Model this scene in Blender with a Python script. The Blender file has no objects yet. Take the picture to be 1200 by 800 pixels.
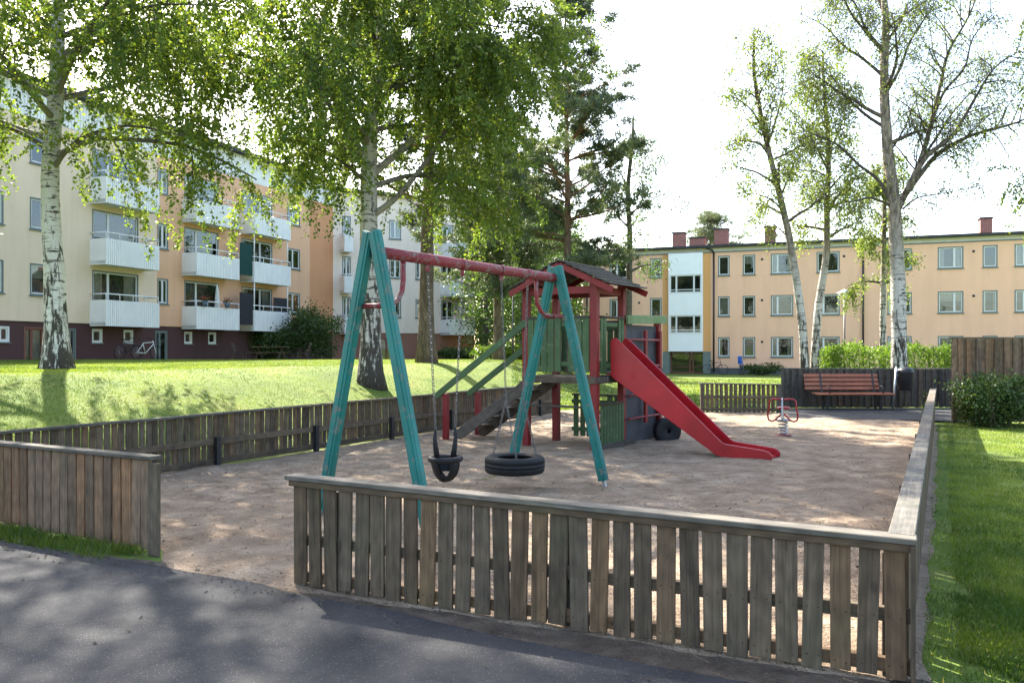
import bpy, math, random
import numpy as np
from mathutils import Vector, Matrix

random.seed(11); RNG = np.random.default_rng(7)
PI = math.pi
SC = bpy.context.scene
COL = SC.collection

# ------------------------------------------------------------------ camera, light, exposure
F, HY, EYE = 960.0, 410.0, 1.65
cam = bpy.data.objects.new('camera', bpy.data.cameras.new('camera'))
COL.objects.link(cam); SC.camera = cam
cam.data.lens = 28.8; cam.data.sensor_width = 36; cam.data.sensor_fit = 'HORIZONTAL'
cam.data.shift_y = 10 / 1200
cam.data.clip_start = 0.05; cam.data.clip_end = 3000
cam.location = (0, 0, EYE); cam.rotation_euler = (PI / 2, 0, 0)

SUN_AZ, SUN_EL = math.radians(-30), math.radians(41)          # azimuth from +Y towards +X
sdir = Vector((math.sin(SUN_AZ) * math.cos(SUN_EL), math.cos(SUN_AZ) * math.cos(SUN_EL), math.sin(SUN_EL)))
w = bpy.data.worlds.new('World'); SC.world = w; w.use_nodes = True
wn = w.node_tree; wn.nodes.clear()
sky = wn.nodes.new('ShaderNodeTexSky'); sky.sky_type = 'NISHITA'; sky.sun_disc = False
sky.sun_elevation = SUN_EL; sky.sun_rotation = SUN_AZ
sky.air_density = 1.0; sky.dust_density = 2.0; sky.ozone_density = 1.0
bg = wn.nodes.new('ShaderNodeBackground'); bg.inputs[1].default_value = 0.15
wo = wn.nodes.new('ShaderNodeOutputWorld')
tint = wn.nodes.new('ShaderNodeMix'); tint.data_type = 'RGBA'; tint.blend_type = 'MULTIPLY'; tint.inputs[0].default_value = 1.0
tint.inputs[7].default_value = (1.06, 1.0, .93, 1)
wn.links.new(sky.outputs[0], tint.inputs[6]); wn.links.new(tint.outputs[2], bg.inputs[0]); wn.links.new(bg.outputs[0], wo.inputs[0])
sl = bpy.data.lights.new('sun', 'SUN'); sl.energy = 5.0; sl.angle = math.radians(0.53); sl.color = (1, 0.93, 0.82)
sun = bpy.data.objects.new('sun', sl); COL.objects.link(sun)
sun.rotation_euler = sdir.to_track_quat('Z', 'Y').to_euler(); sun.location = (-20, 30, 40)
SC.view_settings.view_transform = 'Standard'; SC.view_settings.look = 'None'
SC.view_settings.gamma = 1; SC.view_settings.exposure = 2.35
SC.cycles.max_bounces = 8; SC.cycles.transparent_max_bounces = 12

# ------------------------------------------------------------------ helpers
def P(px, py, Y):
    """world point at distance Y that is seen at photo position px, py"""
    return Vector(((px - 600) / F * Y, Y, EYE - (py - HY) / F * Y))
def GP(px, py, z=0.0):
    Y = F * (EYE - z) / (py - HY)
    return Vector(((px - 600) / F * Y, Y, z))
def sst(t):
    t = min(1, max(0, t)); return t * t * (3 - 2 * t)
def terrain(x, y):
    d = (x + 4.35) * -.874 + (y - 11.56) * .485
    s = sst(d / 5.5)
    g = 1 - sst((x + 1) / 9)
    return 1.24 * s * g * (1 - .42 * sst((y - 34) / 26))

def tag(o, label=None, cat=None, group=None, kind=None):
    if label: o['label'] = label
    if cat: o['category'] = cat
    if group: o['group'] = group
    if kind: o['kind'] = kind
    return o
def empty(name, loc=(0, 0, 0), label=None, cat=None, group=None):
    o = bpy.data.objects.new(name, None); COL.objects.link(o)
    o.location = loc; o.empty_display_size = .2
    return tag(o, label, cat, group)
def root_of(o):
    while o.parent: o = o.parent
    return o
def copy_tree(o, parent=None):
    c = o.copy(); COL.objects.link(c); c.parent = parent
    for ch in [k for k in bpy.data.objects if k.parent == o]:
        copy_tree(ch, c)
    return c

class MB:
    def __init__(s):
        s.v = []; s.f = []; s.uv = []; s.r = []; s.m = []; s.sm = []
    def face(s, pts, uv=None, r=0.0, m=0, smooth=False):
        b = len(s.v); s.v.extend([tuple(p) for p in pts]); s.f.append(tuple(range(b, b + len(pts))))
        if uv is None: uv = [(0, 0)] * len(pts)
        s.uv.append(uv); s.r.append(r); s.m.append(m); s.sm.append(smooth)
    def faces(s, verts, fs, uvs=None, r=0.0, m=0, smooth=False):
        b = len(s.v); s.v.extend([tuple(p) for p in verts])
        for i, f in enumerate(fs):
            s.f.append(tuple(b + k for k in f)); s.uv.append(uvs[i] if uvs else [(0, 0)] * len(f))
            s.r.append(r); s.m.append(m); s.sm.append(smooth)
    def obox(s, c, X, Y, Z, r=None, m=0, taper=1.0):
        """box about c with half vectors X, Y, Z (Z along the grain)"""
        c = Vector(c); X = Vector(X); Y = Vector(Y); Z = Vector(Z)
        r = random.random() if r is None else r
        t = taper
        V = [c + sx * X * (t if sz > 0 else 1) + sy * Y * (t if sz > 0 else 1) + sz * Z for sz in (-1, 1) for sy in (-1, 1) for sx in (-1, 1)]
        lx, ly, lz = X.length * 2, Y.length * 2, Z.length * 2
        ox, oy = random.random() * 40, random.random() * 40
        def q(a, b_): return [(ox, oy), (ox + a, oy), (ox + a, oy + b_), (ox, oy + b_)]
        fs = [(0, 1, 5, 4), (1, 3, 7, 5), (3, 2, 6, 7), (2, 0, 4, 6), (0, 2, 3, 1), (4, 5, 7, 6)]
        uvs = [q(lx, lz), q(ly, lz), q(lx, lz), q(ly, lz), q(ly, lx), q(lx, ly)]
        if X.cross(Y).dot(Z) < 0: fs = [f[::-1] for f in fs]; uvs = [u[::-1] for u in uvs]
        s.faces(V, fs, uvs, r, m)
    def beam(s, p0, p1, w_, t, side=(0, 0, 1), r=None, m=0, taper=1.0):
        """plank from p0 to p1; w_ measured along `side`, t across"""
        p0 = Vector(p0); p1 = Vector(p1); d = (p1 - p0); Z = d / 2; dn = d.normalized()
        S = Vector(side); S = (S - dn * S.dot(dn))
        if S.length < 1e-6: S = dn.orthogonal()
        S.normalize(); T = dn.cross(S)
        s.obox((p0 + p1) / 2, S * w_ / 2, T * t / 2, Z, r, m, taper)
    def box(s, x0, x1, y0, y1, z0, z1, r=None, m=0):
        s.obox(((x0 + x1) / 2, (y0 + y1) / 2, (z0 + z1) / 2), ((x1 - x0) / 2, 0, 0), (0, (y1 - y0) / 2, 0), (0, 0, (z1 - z0) / 2), r, m)
    def tube(s, pts, rad, n=8, r=0.0, m=0, caps=True, closed=False, smooth=True, rr=False, jit=0):
        pts = [Vector(p) for p in pts]; N = len(pts)
        if not hasattr(rad, '__len__'): rad = [rad] * N
        b = len(s.v); t0 = None; L = 0; Ls = []
        for i, p in enumerate(pts):
            a = pts[(i - 1) % N] if (i > 0 or closed) else pts[0]
            c = pts[(i + 1) % N] if (i < N - 1 or closed) else pts[-1]
            t = (c - a).normalized()
            if t0 is None: nrm = t.orthogonal().normalized()
            else:
                nrm = nrm - t * nrm.dot(t)
                nrm = nrm.normalized() if nrm.length > 1e-6 else t.orthogonal().normalized()
            t0 = t; bn = t.cross(nrm)
            if i: L += (p - pts[i - 1]).length
            Ls.append(L)
            for k in range(n):
                an = 2 * PI * k / n; R_ = rad[i] * (1 + (random.uniform(-jit, jit) if jit else 0))
                s.v.append(tuple(p + (nrm * math.cos(an) + bn * math.sin(an)) * R_))
        segs = N if closed else N - 1
        for i in range(segs):
            j = (i + 1) % N
            for k in range(n):
                k2 = (k + 1) % n
                s.f.append((b + i * n + k, b + i * n + k2, b + j * n + k2, b + j * n + k))
                u0, u1 = k / n * 6.28 * rad[0], (k + 1) / n * 6.28 * rad[0]
                s.uv.append([(u0, Ls[i]), (u1, Ls[i]), (u1, Ls[j]), (u0, Ls[j])])
                s.r.append(rad[i] if rr else r); s.m.append(m); s.sm.append(smooth)
        if caps and not closed:
            s.f.append(tuple(b + k for k in range(n))[::-1]); s.uv.append([(0, 0)] * n); s.r.append(rad[0] if rr else r); s.m.append(m); s.sm.append(False)
            e = b + (N - 1) * n
            s.f.append(tuple(e + k for k in range(n))); s.uv.append([(0, 0)] * n); s.r.append(rad[-1] if rr else r); s.m.append(m); s.sm.append(False)
    def lathe(s, c, prof, n=20, axis='z', m=0, r=0.0, closed=False, smooth=True, rot=None):
        """prof = list of (radius, height)"""
        c = Vector(c); b = len(s.v); K = len(prof)
        for i in range(n):
            a = 2 * PI * i / n
            for (R_, h) in prof:
                if axis == 'z': q = Vector((R_ * math.cos(a), R_ * math.sin(a), h))
                elif axis == 'y': q = Vector((R_ * math.cos(a), h, R_ * math.sin(a)))
                else: q = Vector((h, R_ * math.cos(a), R_ * math.sin(a)))
                if rot is not None: q = rot @ q
                s.v.append(tuple(c + q))
        for i in range(n):
            j = (i + 1) % n
            for k in range(K if closed else K - 1):
                k2 = (k + 1) % K
                s.f.append((b + i * K + k, b + j * K + k, b + j * K + k2, b + i * K + k2))
                s.uv.append([(i / n, k), (i / n, k), (i / n, k + 1), (i / n, k + 1)]); s.r.append(r); s.m.append(m); s.sm.append(smooth)
    def prism(s, poly, off, r=0.0, m=0):
        """extrude a planar polygon (3D points) by vector off"""
        off = Vector(off); A = [Vector(p) for p in poly]; B = [p + off for p in A]; n = len(A)
        s.faces(A + B, [tuple(range(n))[::-1], tuple(range(n, 2 * n))] + [(i, (i + 1) % n, n + (i + 1) % n, n + i) for i in range(n)], None, r, m)
    def build(s, name, mats, parent=None, bevel=0, fix=False, bseg=1):
        me = bpy.data.meshes.new(name)
        V = np.array(s.v, dtype=np.float32).reshape(-1, 3)
        if parent is not None:
            V = V - np.array(root_of(parent).location, dtype=np.float32)
        me.from_pydata(V.tolist(), [], s.f)
        uvl = me.uv_layers.new(name='UVMap')
        uvl.data.foreach_set('uv', np.array([c for f in s.uv for c in f], dtype=np.float32).ravel())
        at = me.attributes.new('rnd', 'FLOAT', 'FACE'); at.data.foreach_set('value', np.array(s.r, dtype=np.float32))
        me.polygons.foreach_set('use_smooth', np.array(s.sm, dtype=bool))
        if not isinstance(mats, (list, tuple)): mats = [mats]
        for mt in mats: me.materials.append(mt)
        if len(mats) > 1: me.polygons.foreach_set('material_index', np.array(s.m, dtype=np.int32))
        me.update()
        o = bpy.data.objects.new(name, me); COL.objects.link(o)
        if parent is not None: o.parent = parent
        if bevel:
            bm_ = o.modifiers.new('bevel', 'BEVEL'); bm_.width = bevel; bm_.segments = bseg; bm_.limit_method = 'ANGLE'; bm_.angle_limit = math.radians(40)
        return o

def quads_mesh(name, V4, rnd, mat, parent=None, k=4):
    """V4: (N,k,3) world coordinates, one face each"""
    N = len(V4); V = V4.reshape(-1, 3).astype(np.float32)
    if parent is not None: V = V - np.array(root_of(parent).location, dtype=np.float32)
    me = bpy.data.meshes.new(name)
    me.vertices.add(N * k); me.vertices.foreach_set('co', V.ravel())
    me.loops.add(N * k); me.loops.foreach_set('vertex_index', np.arange(N * k, dtype=np.int32))
    me.polygons.add(N); me.polygons.foreach_set('loop_start', np.arange(0, N * k, k, dtype=np.int32))
    at = me.attributes.new('rnd', 'FLOAT', 'FACE'); at.data.foreach_set('value', rnd.astype(np.float32))
    me.materials.append(mat); me.update(calc_edges=True)
    o = bpy.data.objects.new(name, me); COL.objects.link(o)
    if parent is not None: o.parent = parent
    return o

def leaf_quads(C, size, hang=0.0, asp=.62, tri=False):
    N = len(C)
    a = RNG.normal(size=(N, 3)); a[:, 2] -= hang * 1.6
    a /= np.linalg.norm(a, axis=1)[:, None]
    b = RNG.normal(size=(N, 3)); b -= a * (a * b).sum(1)[:, None]; b /= np.linalg.norm(b, axis=1)[:, None]
    s = (size * RNG.uniform(.5, 1.45, N))[:, None]
    if tri:
        return np.stack([C - b * s * asp * .5, C + b * s * asp * .5, C + a * s], 1)
    n = np.cross(a, b)
    return np.stack([C, C + a * s * .45 + b * s * asp * .5 + n * s * .08, C + a * s, C + a * s * .45 - b * s * asp * .5 + n * s * .08], 1)

# ------------------------------------------------------------------ materials
def lin(c): return tuple((x / 12.92 if x <= .04045 else ((x + .055) / 1.055) ** 2.4) for x in c)
class NT:
    def __init__(s, name):
        s.m = bpy.data.materials.new(name); s.m.use_nodes = True; s.t = s.m.node_tree; s.t.nodes.clear()
        s.out = s.n('ShaderNodeOutputMaterial')
    def n(s, typ, **kw):
        nd = s.t.nodes.new(typ)
        for k, v in kw.items(): setattr(nd, k, v)
        return nd
    def l(s, a, b): s.t.links.new(a, b)
    def val(s, sock, v):
        if hasattr(v, 'links') or hasattr(v, 'is_linked'): s.l(v, sock)
        else: sock.default_value = v
    def coord(s, kind='Object', scale=(1, 1, 1)):
        tc = s.n('ShaderNodeTexCoord'); mp = s.n('ShaderNodeMapping'); mp.inputs['Scale'].default_value = scale
        s.l(tc.outputs[kind], mp.inputs[0]); return mp.outputs[0]
    def world(s, scale=(1, 1, 1)):
        g = s.n('ShaderNodeNewGeometry'); mp = s.n('ShaderNodeMapping'); mp.inputs['Scale'].default_value = scale
        s.l(g.outputs['Position'], mp.inputs[0]); return mp.outputs[0]
    def noise(s, vec, scale, detail=4, rough=.55, dist=0):
        x = s.n('ShaderNodeTexNoise'); x.inputs['Scale'].default_value = scale; x.inputs['Detail'].default_value = detail
        x.inputs['Roughness'].default_value = rough; x.inputs['Distortion'].default_value = dist
        s.l(vec, x.inputs['Vector']); return x.outputs['Fac']
    def ramp(s, fac, stops):
        x = s.n('ShaderNodeValToRGB'); el = x.color_ramp.elements
        while len(el) < len(stops): el.new(.5)
        for e, (p, c) in zip(el, stops):
            e.position = p; e.color = (*c, 1) if len(c) == 3 else c
        s.l(fac, x.inputs[0]); return x.outputs[0]
    def mix(s, fac, a, b, mode='MIX'):
        x = s.n('ShaderNodeMix', data_type='RGBA', blend_type=mode)
        s.val(x.inputs[0], fac)
        for i, c in ((6, a), (7, b)):
            if isinstance(c, tuple): x.inputs[i].default_value = (*c, 1) if len(c) == 3 else c
            else: s.l(c, x.inputs[i])
        return x.outputs[2]
    def math(s, op, a, b=0.0, clamp=False):
        x = s.n('ShaderNodeMath', operation=op, use_clamp=clamp); s.val(x.inputs[0], a); s.val(x.inputs[1], b); return x.outputs[0]
    def attr(s, name='rnd'):
        x = s.n('ShaderNodeAttribute', attribute_name=name); return x.outputs['Fac']
    def bump(s, h, strength=.3, dist=.01, prev=None):
        x = s.n('ShaderNodeBump'); x.inputs['Strength'].default_value = strength; x.inputs['Distance'].default_value = dist
        s.l(h, x.inputs['Height'])
        if prev is not None: s.l(prev, x.inputs['Normal'])
        return x.outputs[0]
    def pbsdf(s, col, rough=.8, spec=.3, metal=0, normal=None, coat=0, final=True):
        x = s.n('ShaderNodeBsdfPrincipled')
        if isinstance(col, tuple): x.inputs['Base Color'].default_value = (*col, 1)
        else: s.l(col, x.inputs['Base Color'])
        s.val(x.inputs['Roughness'], rough); x.inputs['Specular IOR Level'].default_value = spec; x.inputs['Metallic'].default_value = metal
        x.inputs['Coat Weight'].default_value = coat
        if normal is not None: s.l(normal, x.inputs['Normal'])
        if final: s.l(x.outputs[0], s.out.inputs[0])
        return x.outputs[0]

def m_plain(name, col, rough=.6, spec=.4, metal=0, var=.12, sc=6, bump=.0):
    t = NT(name); v = t.world(); n = t.noise(v, sc, 5)
    c = t.ramp(n, [(.3, tuple(x * (1 - var) for x in col)), (.7, tuple(min(1, x * (1 + var)) for x in col))])
    nn = t.bump(t.noise(v, sc * 12, 3), bump, .003) if bump else None
    t.pbsdf(c, rough, spec, metal, nn); return t.m

def m_wood(name, dark, light, warm, moss=.25, rough=.85):
    """weathered boards: grain along UV v, per board tone from attribute"""
    t = NT(name); r = t.attr()
    uv = t.coord('UV'); 
    g = t.noise(t.coord('UV', (55, 1.6, 1)), 1.0, 6, .65, .6)
    g2 = t.noise(t.coord('UV', (14, 1.1, 1)), 1.0, 4, .6, 2.2)
    wv = t.n('ShaderNodeTexWave', wave_type='RINGS'); wv.inputs['Scale'].default_value = 3.2; wv.inputs['Distortion'].default_value = 7; wv.inputs['Detail'].default_value = 2; wv.inputs['Detail Scale'].default_value = .7
    t.l(t.coord('UV', (5, .55, 1)), wv.inputs['Vector'])
    base = t.ramp(g, [(.28, dark), (.52, tuple((a + b) / 2 for a, b in zip(dark, light))), (.75, light)])
    c = t.mix(t.math('MULTIPLY', g2, .55), base, warm)
    c = t.mix(t.math('MULTIPLY', wv.outputs['Fac'], .22), c, tuple(x * .45 for x in dark))
    tone = t.ramp(r, [(0, (.58, .57, .56)), (.3, (1.06, 1.04, 1.0)), (.55, (.82, .86, .88)), (.8, (1.22, 1.02, .82)), (1, (.70, .66, .60))])
    c = t.mix(1.0, c, tone, 'MULTIPLY')
    bl_ = t.noise(t.coord('UV', (5, 1.3, 1)), 1.0, 5, .65, .8)
    c = t.mix(1.0, c, t.ramp(bl_, [(.3, (.55, .55, .56)), (.5, (1, 1, 1)), (.7, (1.35, 1.28, 1.2))]), 'MULTIPLY')
    ms = t.ramp(t.noise(t.world(), 2.6, 5, .6), [(.5, (0, 0, 0)), (.75, (1, 1, 1))])
    c = t.mix(t.math('MULTIPLY', ms, moss), c, (.085, .095, .045))
    kn = t.noise(t.coord('UV', (9, 3.2, 1)), 1.0, 1, .4)
    c = t.mix(t.ramp(kn, [(.72, (0, 0, 0)), (.78, (.75, .75, .75))]), c, tuple(x * .35 for x in dark))
    b = t.bump(g, .55, .004)
    t.pbsdf(c, rough, .25, 0, b); return t.m

def m_paint(name, col, worn, amount=.5, rough=.45, wood=True, spec=.4, sc=7):
    t = NT(name); v = t.world()
    n = t.noise(v, sc, 8, .7)
    msk = t.ramp(n, [(.62 - amount * .1, (0, 0, 0)), (.66 - amount * .08, (1, 1, 1))])
    var = t.noise(v, 2.2, 3)
    c0 = t.ramp(var, [(.3, tuple(x * .78 for x in col)), (.7, tuple(min(1, x * 1.18) for x in col))])
    c = t.mix(t.math('MULTIPLY', msk, min(1, amount * 1.5)), c0, worn)
    nb = t.bump(t.noise(t.coord('UV', (60, 3, 1)), 1, 4) if wood else t.noise(v, 90, 2), .25 if wood else .06, .003)
    t.pbsdf(c, t.mix(msk, (rough,) * 3, (.85,) * 3), spec, 0, nb); return t.m

def m_leaf(name, dark, light, trans=.45, warm=None):
    t = NT(name); r = t.attr()
    st = [(0, dark), (.55, tuple((a + b) / 2 for a, b in zip(dark, light))), (1, light)]
    c = t.ramp(r, st)
    if warm:
        c = t.mix(t.math('GREATER_THAN', t.math('FRACT', t.math('MULTIPLY', r, 37.7)), .975), c, warm)
    d = t.pbsdf(c, .5, .35, final=False)
    tr = t.n('ShaderNodeBsdfTranslucent')
    t.l(t.mix(1.0, c, (1.35, 1.35, .55), 'MULTIPLY'), tr.inputs[0])
    mx = t.n('ShaderNodeMixShader'); mx.inputs[0].default_value = trans
    t.l(d, mx.inputs[1]); t.l(tr.outputs[0], mx.inputs[2]); t.l(mx.outputs[0], t.out.inputs[0])
    return t.m

def m_bark_birch(name, white=(.62, .59, .55), rough_amt=.5, upper=None):
    t = NT(name); r = t.attr()
    v = t.coord('Object', (1, 1, 1)); vh = t.coord('Object', (1.6, 1.6, 9))
    n1 = t.noise(vh, 1.7, 6, .62, .6); n2 = t.noise(v, 2.3, 5, .6); n3 = t.noise(t.coord('Object', (9, 9, 1.8)), 1.2, 5, .7, .8)
    m1 = t.ramp(n1, [(.55, (0, 0, 0)), (.62, (1, 1, 1))])
    # old bark is fissured and dark low on the trunk
    sp = t.n('ShaderNodeSeparateXYZ'); t.l(t.coord('Object'), sp.inputs[0])
    low = t.math('SUBTRACT', rough_amt, t.math('MULTIPLY', sp.outputs[2], .12), True)
    m2 = t.ramp(t.math('ADD', n3, t.math('MULTIPLY', low, .42)), [(.6, (0, 0, 0)), (.68, (1, 1, 1))])
    c = t.mix(n2, white, tuple(x * .62 for x in white))
    c = t.mix(m1, c, (.06, .05, .045)); c = t.mix(m2, c, (.05, .042, .035))
    if upper:
        up = t.math('MULTIPLY', t.math('SUBTRACT', t.math('ADD', sp.outputs[2], t.math('MULTIPLY', n2, 2.0)), upper), .45, True)
        c = t.mix(up, c, t.mix(t.ramp(n3, [(.4, (0, 0, 0)), (.6, (1, 1, 1))]), (.09, .07, .055), (.34, .28, .23)))
    thin = t.ramp(r, [(.045, (1, 1, 1)), (.12, (0, 0, 0))])
    c = t.mix(thin, c, (.075, .06, .05))
    nb = t.bump(t.math('ADD', n3, n1), .8, .03)
    t.pbsdf(c, .85, .2, 0, nb); return t.m
def m_bark_pine(name):
    t = NT(name)
    n = t.noise(t.coord('Object', (7, 7, 1.7)), 1.6, 6, .65, .5)
    sp = t.n('ShaderNodeSeparateXYZ'); t.l(t.coord('Object'), sp.inputs[0])
    up = t.math('MULTIPLY', t.math('SUBTRACT', sp.outputs[2], 4), .16, True)
    lo = t.ramp(n, [(.35, (.045, .035, .028)), (.65, (.17, .125, .095))]); hi = t.ramp(n, [(.35, (.14, .065, .035)), (.65, (.30, .15, .08))])
    c = t.mix(up, lo, hi)
    t.pbsdf(c, .9, .2, 0, t.bump(n, .9, .03)); return t.m

def m_ground(name, cols, sc1, sc2, bump=.5, bd=.02, rough=.95, specks=None, prints=0):
    t = NT(name); v = t.world()
    a = t.noise(v, sc1, 6, .6); b = t.noise(v, sc2, 4, .7)
    c = t.ramp(a, [(.3, cols[0]), (.5, cols[1]), (.72, cols[2])])
    c = t.mix(1.0, c, t.ramp(b, [(.2, (.6, .6, .6)), (.5, (1, 1, 1)), (.85, (1.45, 1.45, 1.45))]), 'MULTIPLY')
    if specks:
        vo = t.n('ShaderNodeTexVoronoi'); vo.inputs['Scale'].default_value = specks[0]; t.l(v, vo.inputs['Vector'])
        c = t.mix(t.ramp(vo.outputs['Distance'], [(.10, (1, 1, 1)), (.16, (0, 0, 0))]), c, specks[1])
    n1 = None
    if prints:
        for sc_, dd_ in ((3.2, .05), (7.5, .028)):
            vp = t.n('ShaderNodeTexVoronoi'); vp.feature = 'SMOOTH_F1'; vp.inputs['Scale'].default_value = sc_; vp.inputs['Randomness'].default_value = 1
            wv_ = t.n('ShaderNodeMapping'); wv_.inputs['Scale'].default_value = (1, 1.25, 1); nz = t.n('ShaderNodeTexNoise'); nz.inputs['Scale'].default_value = 2.5; t.l(v, nz.inputs['Vector'])
            ad = t.n('ShaderNodeVectorMath', operation='ADD'); t.l(v, wv_.inputs[0]); t.l(wv_.outputs[0], ad.inputs[0]); t.l(nz.outputs['Color'], ad.inputs[1]); t.l(ad.outputs[0], vp.inputs['Vector'])
            n1 = t.bump(t.ramp(vp.outputs['Distance'], [(.08, (0, 0, 0)), (.42, (1, 1, 1))]), 1.0, dd_ * prints, n1)
    n1 = t.bump(b, bump, bd * .3, n1); n2 = t.bump(t.noise(v, sc1 * 9, 5, .6), bump, bd, n1)
    t.pbsdf(c, rough, .2, 0, n2); return t.m

M = {}
M['wood'] = m_wood('weathered_wood', (.046, .036, .027), (.18, .142, .104), (.135, .088, .052))
M['wood_red'] = m_wood('weathered_wood_warm', (.075, .052, .038), (.25, .18, .125), (.22, .125, .07), .12)
M['wood_cap'] = m_wood('weathered_cap', (.055, .05, .043), (.20, .185, .16), (.12, .10, .08), .3)
M['wood_dark'] = m_wood('dark_wood', (.04, .035, .032), (.13, .115, .10), (.085, .065, .05), .15)
M['teal'] = m_paint('teal_paint', (.004, .125, .108), (.12, .14, .12), .7, .5, sc=11)
M['bar_red'] = m_paint('faded_red_paint', (.19, .020, .026), (.17, .12, .11), .95, .55, sc=16)
M['red'] = m_paint('red_wood_paint', (.17, .010, .010), (.12, .04, .03), .4, .55)
M['green'] = m_paint('green_wood_paint', (.045, .085, .03), (.12, .14, .09), .5, .65)
M['green_light'] = m_paint('mossy_green_paint', (.14, .20, .085), (.20, .20, .15), .8, .8)
M['slide'] = m_paint('red_plastic', (.31, .005, .010), (.34, .03, .035), .16, .36, wood=False, spec=.5)
M['rubber'] = m_plain('black_rubber', (.009, .009, .010), .62, .3, 0, .4, 20, .25)
M['steel'] = m_plain('galvanised_steel', (.42, .43, .44), .42, .5, .85, .2, 14)
M['chain'] = m_plain('dull_chain', (.13, .125, .12), .6, .4, .4, .3, 20)
M['steel_dark'] = m_plain('dark_steel', (.05, .05, .055), .5, .5, .6, .2, 14)
M['rust'] = m_plain('rusty_nails', (.055, .035, .025), .9, .2)
M['black'] = m_plain('black_metal', (.018, .018, .02), .45, .5, .2, .3, 10)
M['asphalt'] = m_ground('asphalt', [(.022, .023, .025), (.034, .035, .037), (.050, .049, .048)], 1.6, 150, .9, .010, .88, (60, (.20, .19, .18)))
M['sand'] = m_ground('sand', [(.235, .17, .115), (.335, .25, .175), (.46, .36, .26)], 2.6, 95, 1.0, .06, .97, (15, (.09, .065, .045)), prints=1)
M['earth'] = m_ground('earth', [(.085, .065, .048), (.155, .12, .09), (.24, .19, .145)], 5, 90, .9, .03, .97, (40, (.03, .022, .016)))
M['lawn'] = m_ground('lawn_soil', [(.065, .105, .018), (.11, .155, .026), (.165, .18, .045)], .8, 60, .8, .04)
M['grass'] = m_leaf('grass_blades', (.05, .095, .014), (.20, .25, .035), .42, (.30, .25, .12))
M['birch_leaf'] = m_leaf('birch_leaves', (.042, .085, .02), (.185, .24, .05), .58, (.30, .30, .05))
M['birch_leaf_pale'] = m_leaf('pale_birch_leaves', (.075, .115, .035), (.20, .25, .09), .55, (.2, .2, .06))
M['needle'] = m_leaf('pine_needles', (.055, .085, .055), (.14, .175, .10), .3, (.13, .10, .04))
M['hedge_leaf'] = m_leaf('hedge_leaves', (.06, .12, .016), (.18, .27, .04), .42)
M['shrub_leaf'] = m_leaf('shrub_leaves', (.03, .06, .018), (.085, .13, .035), .3)
M['wood_leaf'] = m_leaf('woodland_leaves', (.035, .075, .018), (.10, .16, .04), .4)
M['bark_birch'] = m_bark_birch('birch_bark', (.62, .59, .55), .48)
M['bark_two'] = m_bark_birch('two_tone_birch_bark', (.60, .56, .52), .55, 4.6)
M['bark_old'] = m_bark_birch('old_birch_bark', (.52, .48, .43), .60)
M['bark_pine'] = m_bark_pine('pine_bark')
M['bark_grey'] = m_plain('grey_bark', (.10, .085, .07), .9, .2, 0, .4, 8, .6)
M['stem'] = m_plain('stems', (.07, .05, .035), .9, .2, 0, .3, 20)

def m_render(name, col, var=.05):
    t = NT(name); v = t.world()
    n = t.noise(v, .35, 5, .6); n2 = t.noise(t.world((2.2, 2.2, .25)), 1.0, 5, .6)
    c = t.ramp(n, [(.25, tuple(x * (1 - var) for x in col)), (.75, tuple(x * (1 + var) for x in col))])
    c = t.mix(t.math('MULTIPLY', t.ramp(n2, [(.42, (0, 0, 0)), (.75, (1, 1, 1))]), .30), c, tuple(x * .70 for x in col))
    c = t.mix(t.math('MULTIPLY', t.ramp(t.noise(v, 1.1, 6, .7), [(.5, (0, 0, 0)), (.7, (1, 1, 1))]), .18), c, tuple(min(1, x * 1.18) for x in col))
    t.pbsdf(c, .92, .2, 0, t.bump(t.noise(v, 25, 4), .25, .01)); return t.m
M['cream'] = m_render('cream_render', (.74, .58, .43))
M['orange'] = m_render('orange_render', (.72, .42, .26))
M['terracotta'] = m_render('terracotta_render', (.60, .29, .15))
M['offwhite'] = m_render('off_white_render', (.76, .63, .54))
M['plinth'] = m_render('maroon_plinth', (.085, .045, .045), .1)
M['plinth_rose'] = m_render('rose_plinth', (.25, .125, .095), .08)
M['peach'] = m_render('peach_render', (.80, .475, .315))
M['deep_orange'] = m_render('ochre_render', (.68, .35, .14))
M['greygreen'] = m_render('grey_green_render', (.17, .20, .18))
M['grey_plinth'] = m_render('grey_plinth', (.12, .12, .125))
M['white_panel'] = m_plain('white_panel', (.80, .80, .79), .55, .4, 0, .03, 2)
M['siding'] = m_plain('white_siding', (.76, .75, .73), .6, .3, 0, .05, 2)
M['frame_blue'] = m_plain('blue_grey_frame', (.14, .165, .16), .6, .4, 0, .08, 5)
M['frame_white'] = m_plain('white_frame', (.66, .66, .64), .5, .4, 0, .05, 5)
M['door_brown'] = m_plain('red_brown_door', (.17, .06, .04), .55, .4, 0, .15, 5)
M['curtain'] = m_plain('curtain_cloth', (.36, .33, .29), .9, .1, 0, .15, 3)
M['curtain_dark'] = m_plain('dark_curtain', (.14, .12, .11), .9, .1, 0, .3, 3)
M['room'] = m_plain('dark_room', (.035, .034, .034), .9, .1, 0, .4, 1)
M['roof'] = m_plain('dark_roofing', (.045, .045, .05), .8, .3, 0, .2, 3)
M['fascia'] = m_plain('cream_fascia', (.60, .57, .52), .8, .3, 0, .06, 3)
M['screen_green'] = m_plain('dark_green_cloth', (.012, .05, .045), .8, .2)
M['screen_dark'] = m_plain('charcoal_cloth', (.03, .03, .035), .8, .2)
M['awning'] = m_plain('beige_awning', (.40, .33, .26), .85, .2)
M['bench'] = m_paint('bench_slats', (.30, .095, .045), (.30, .16, .10), .5, .55)
M['blue'] = m_plain('blue_plastic', (.02, .10, .42), .4, .4)
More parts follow.
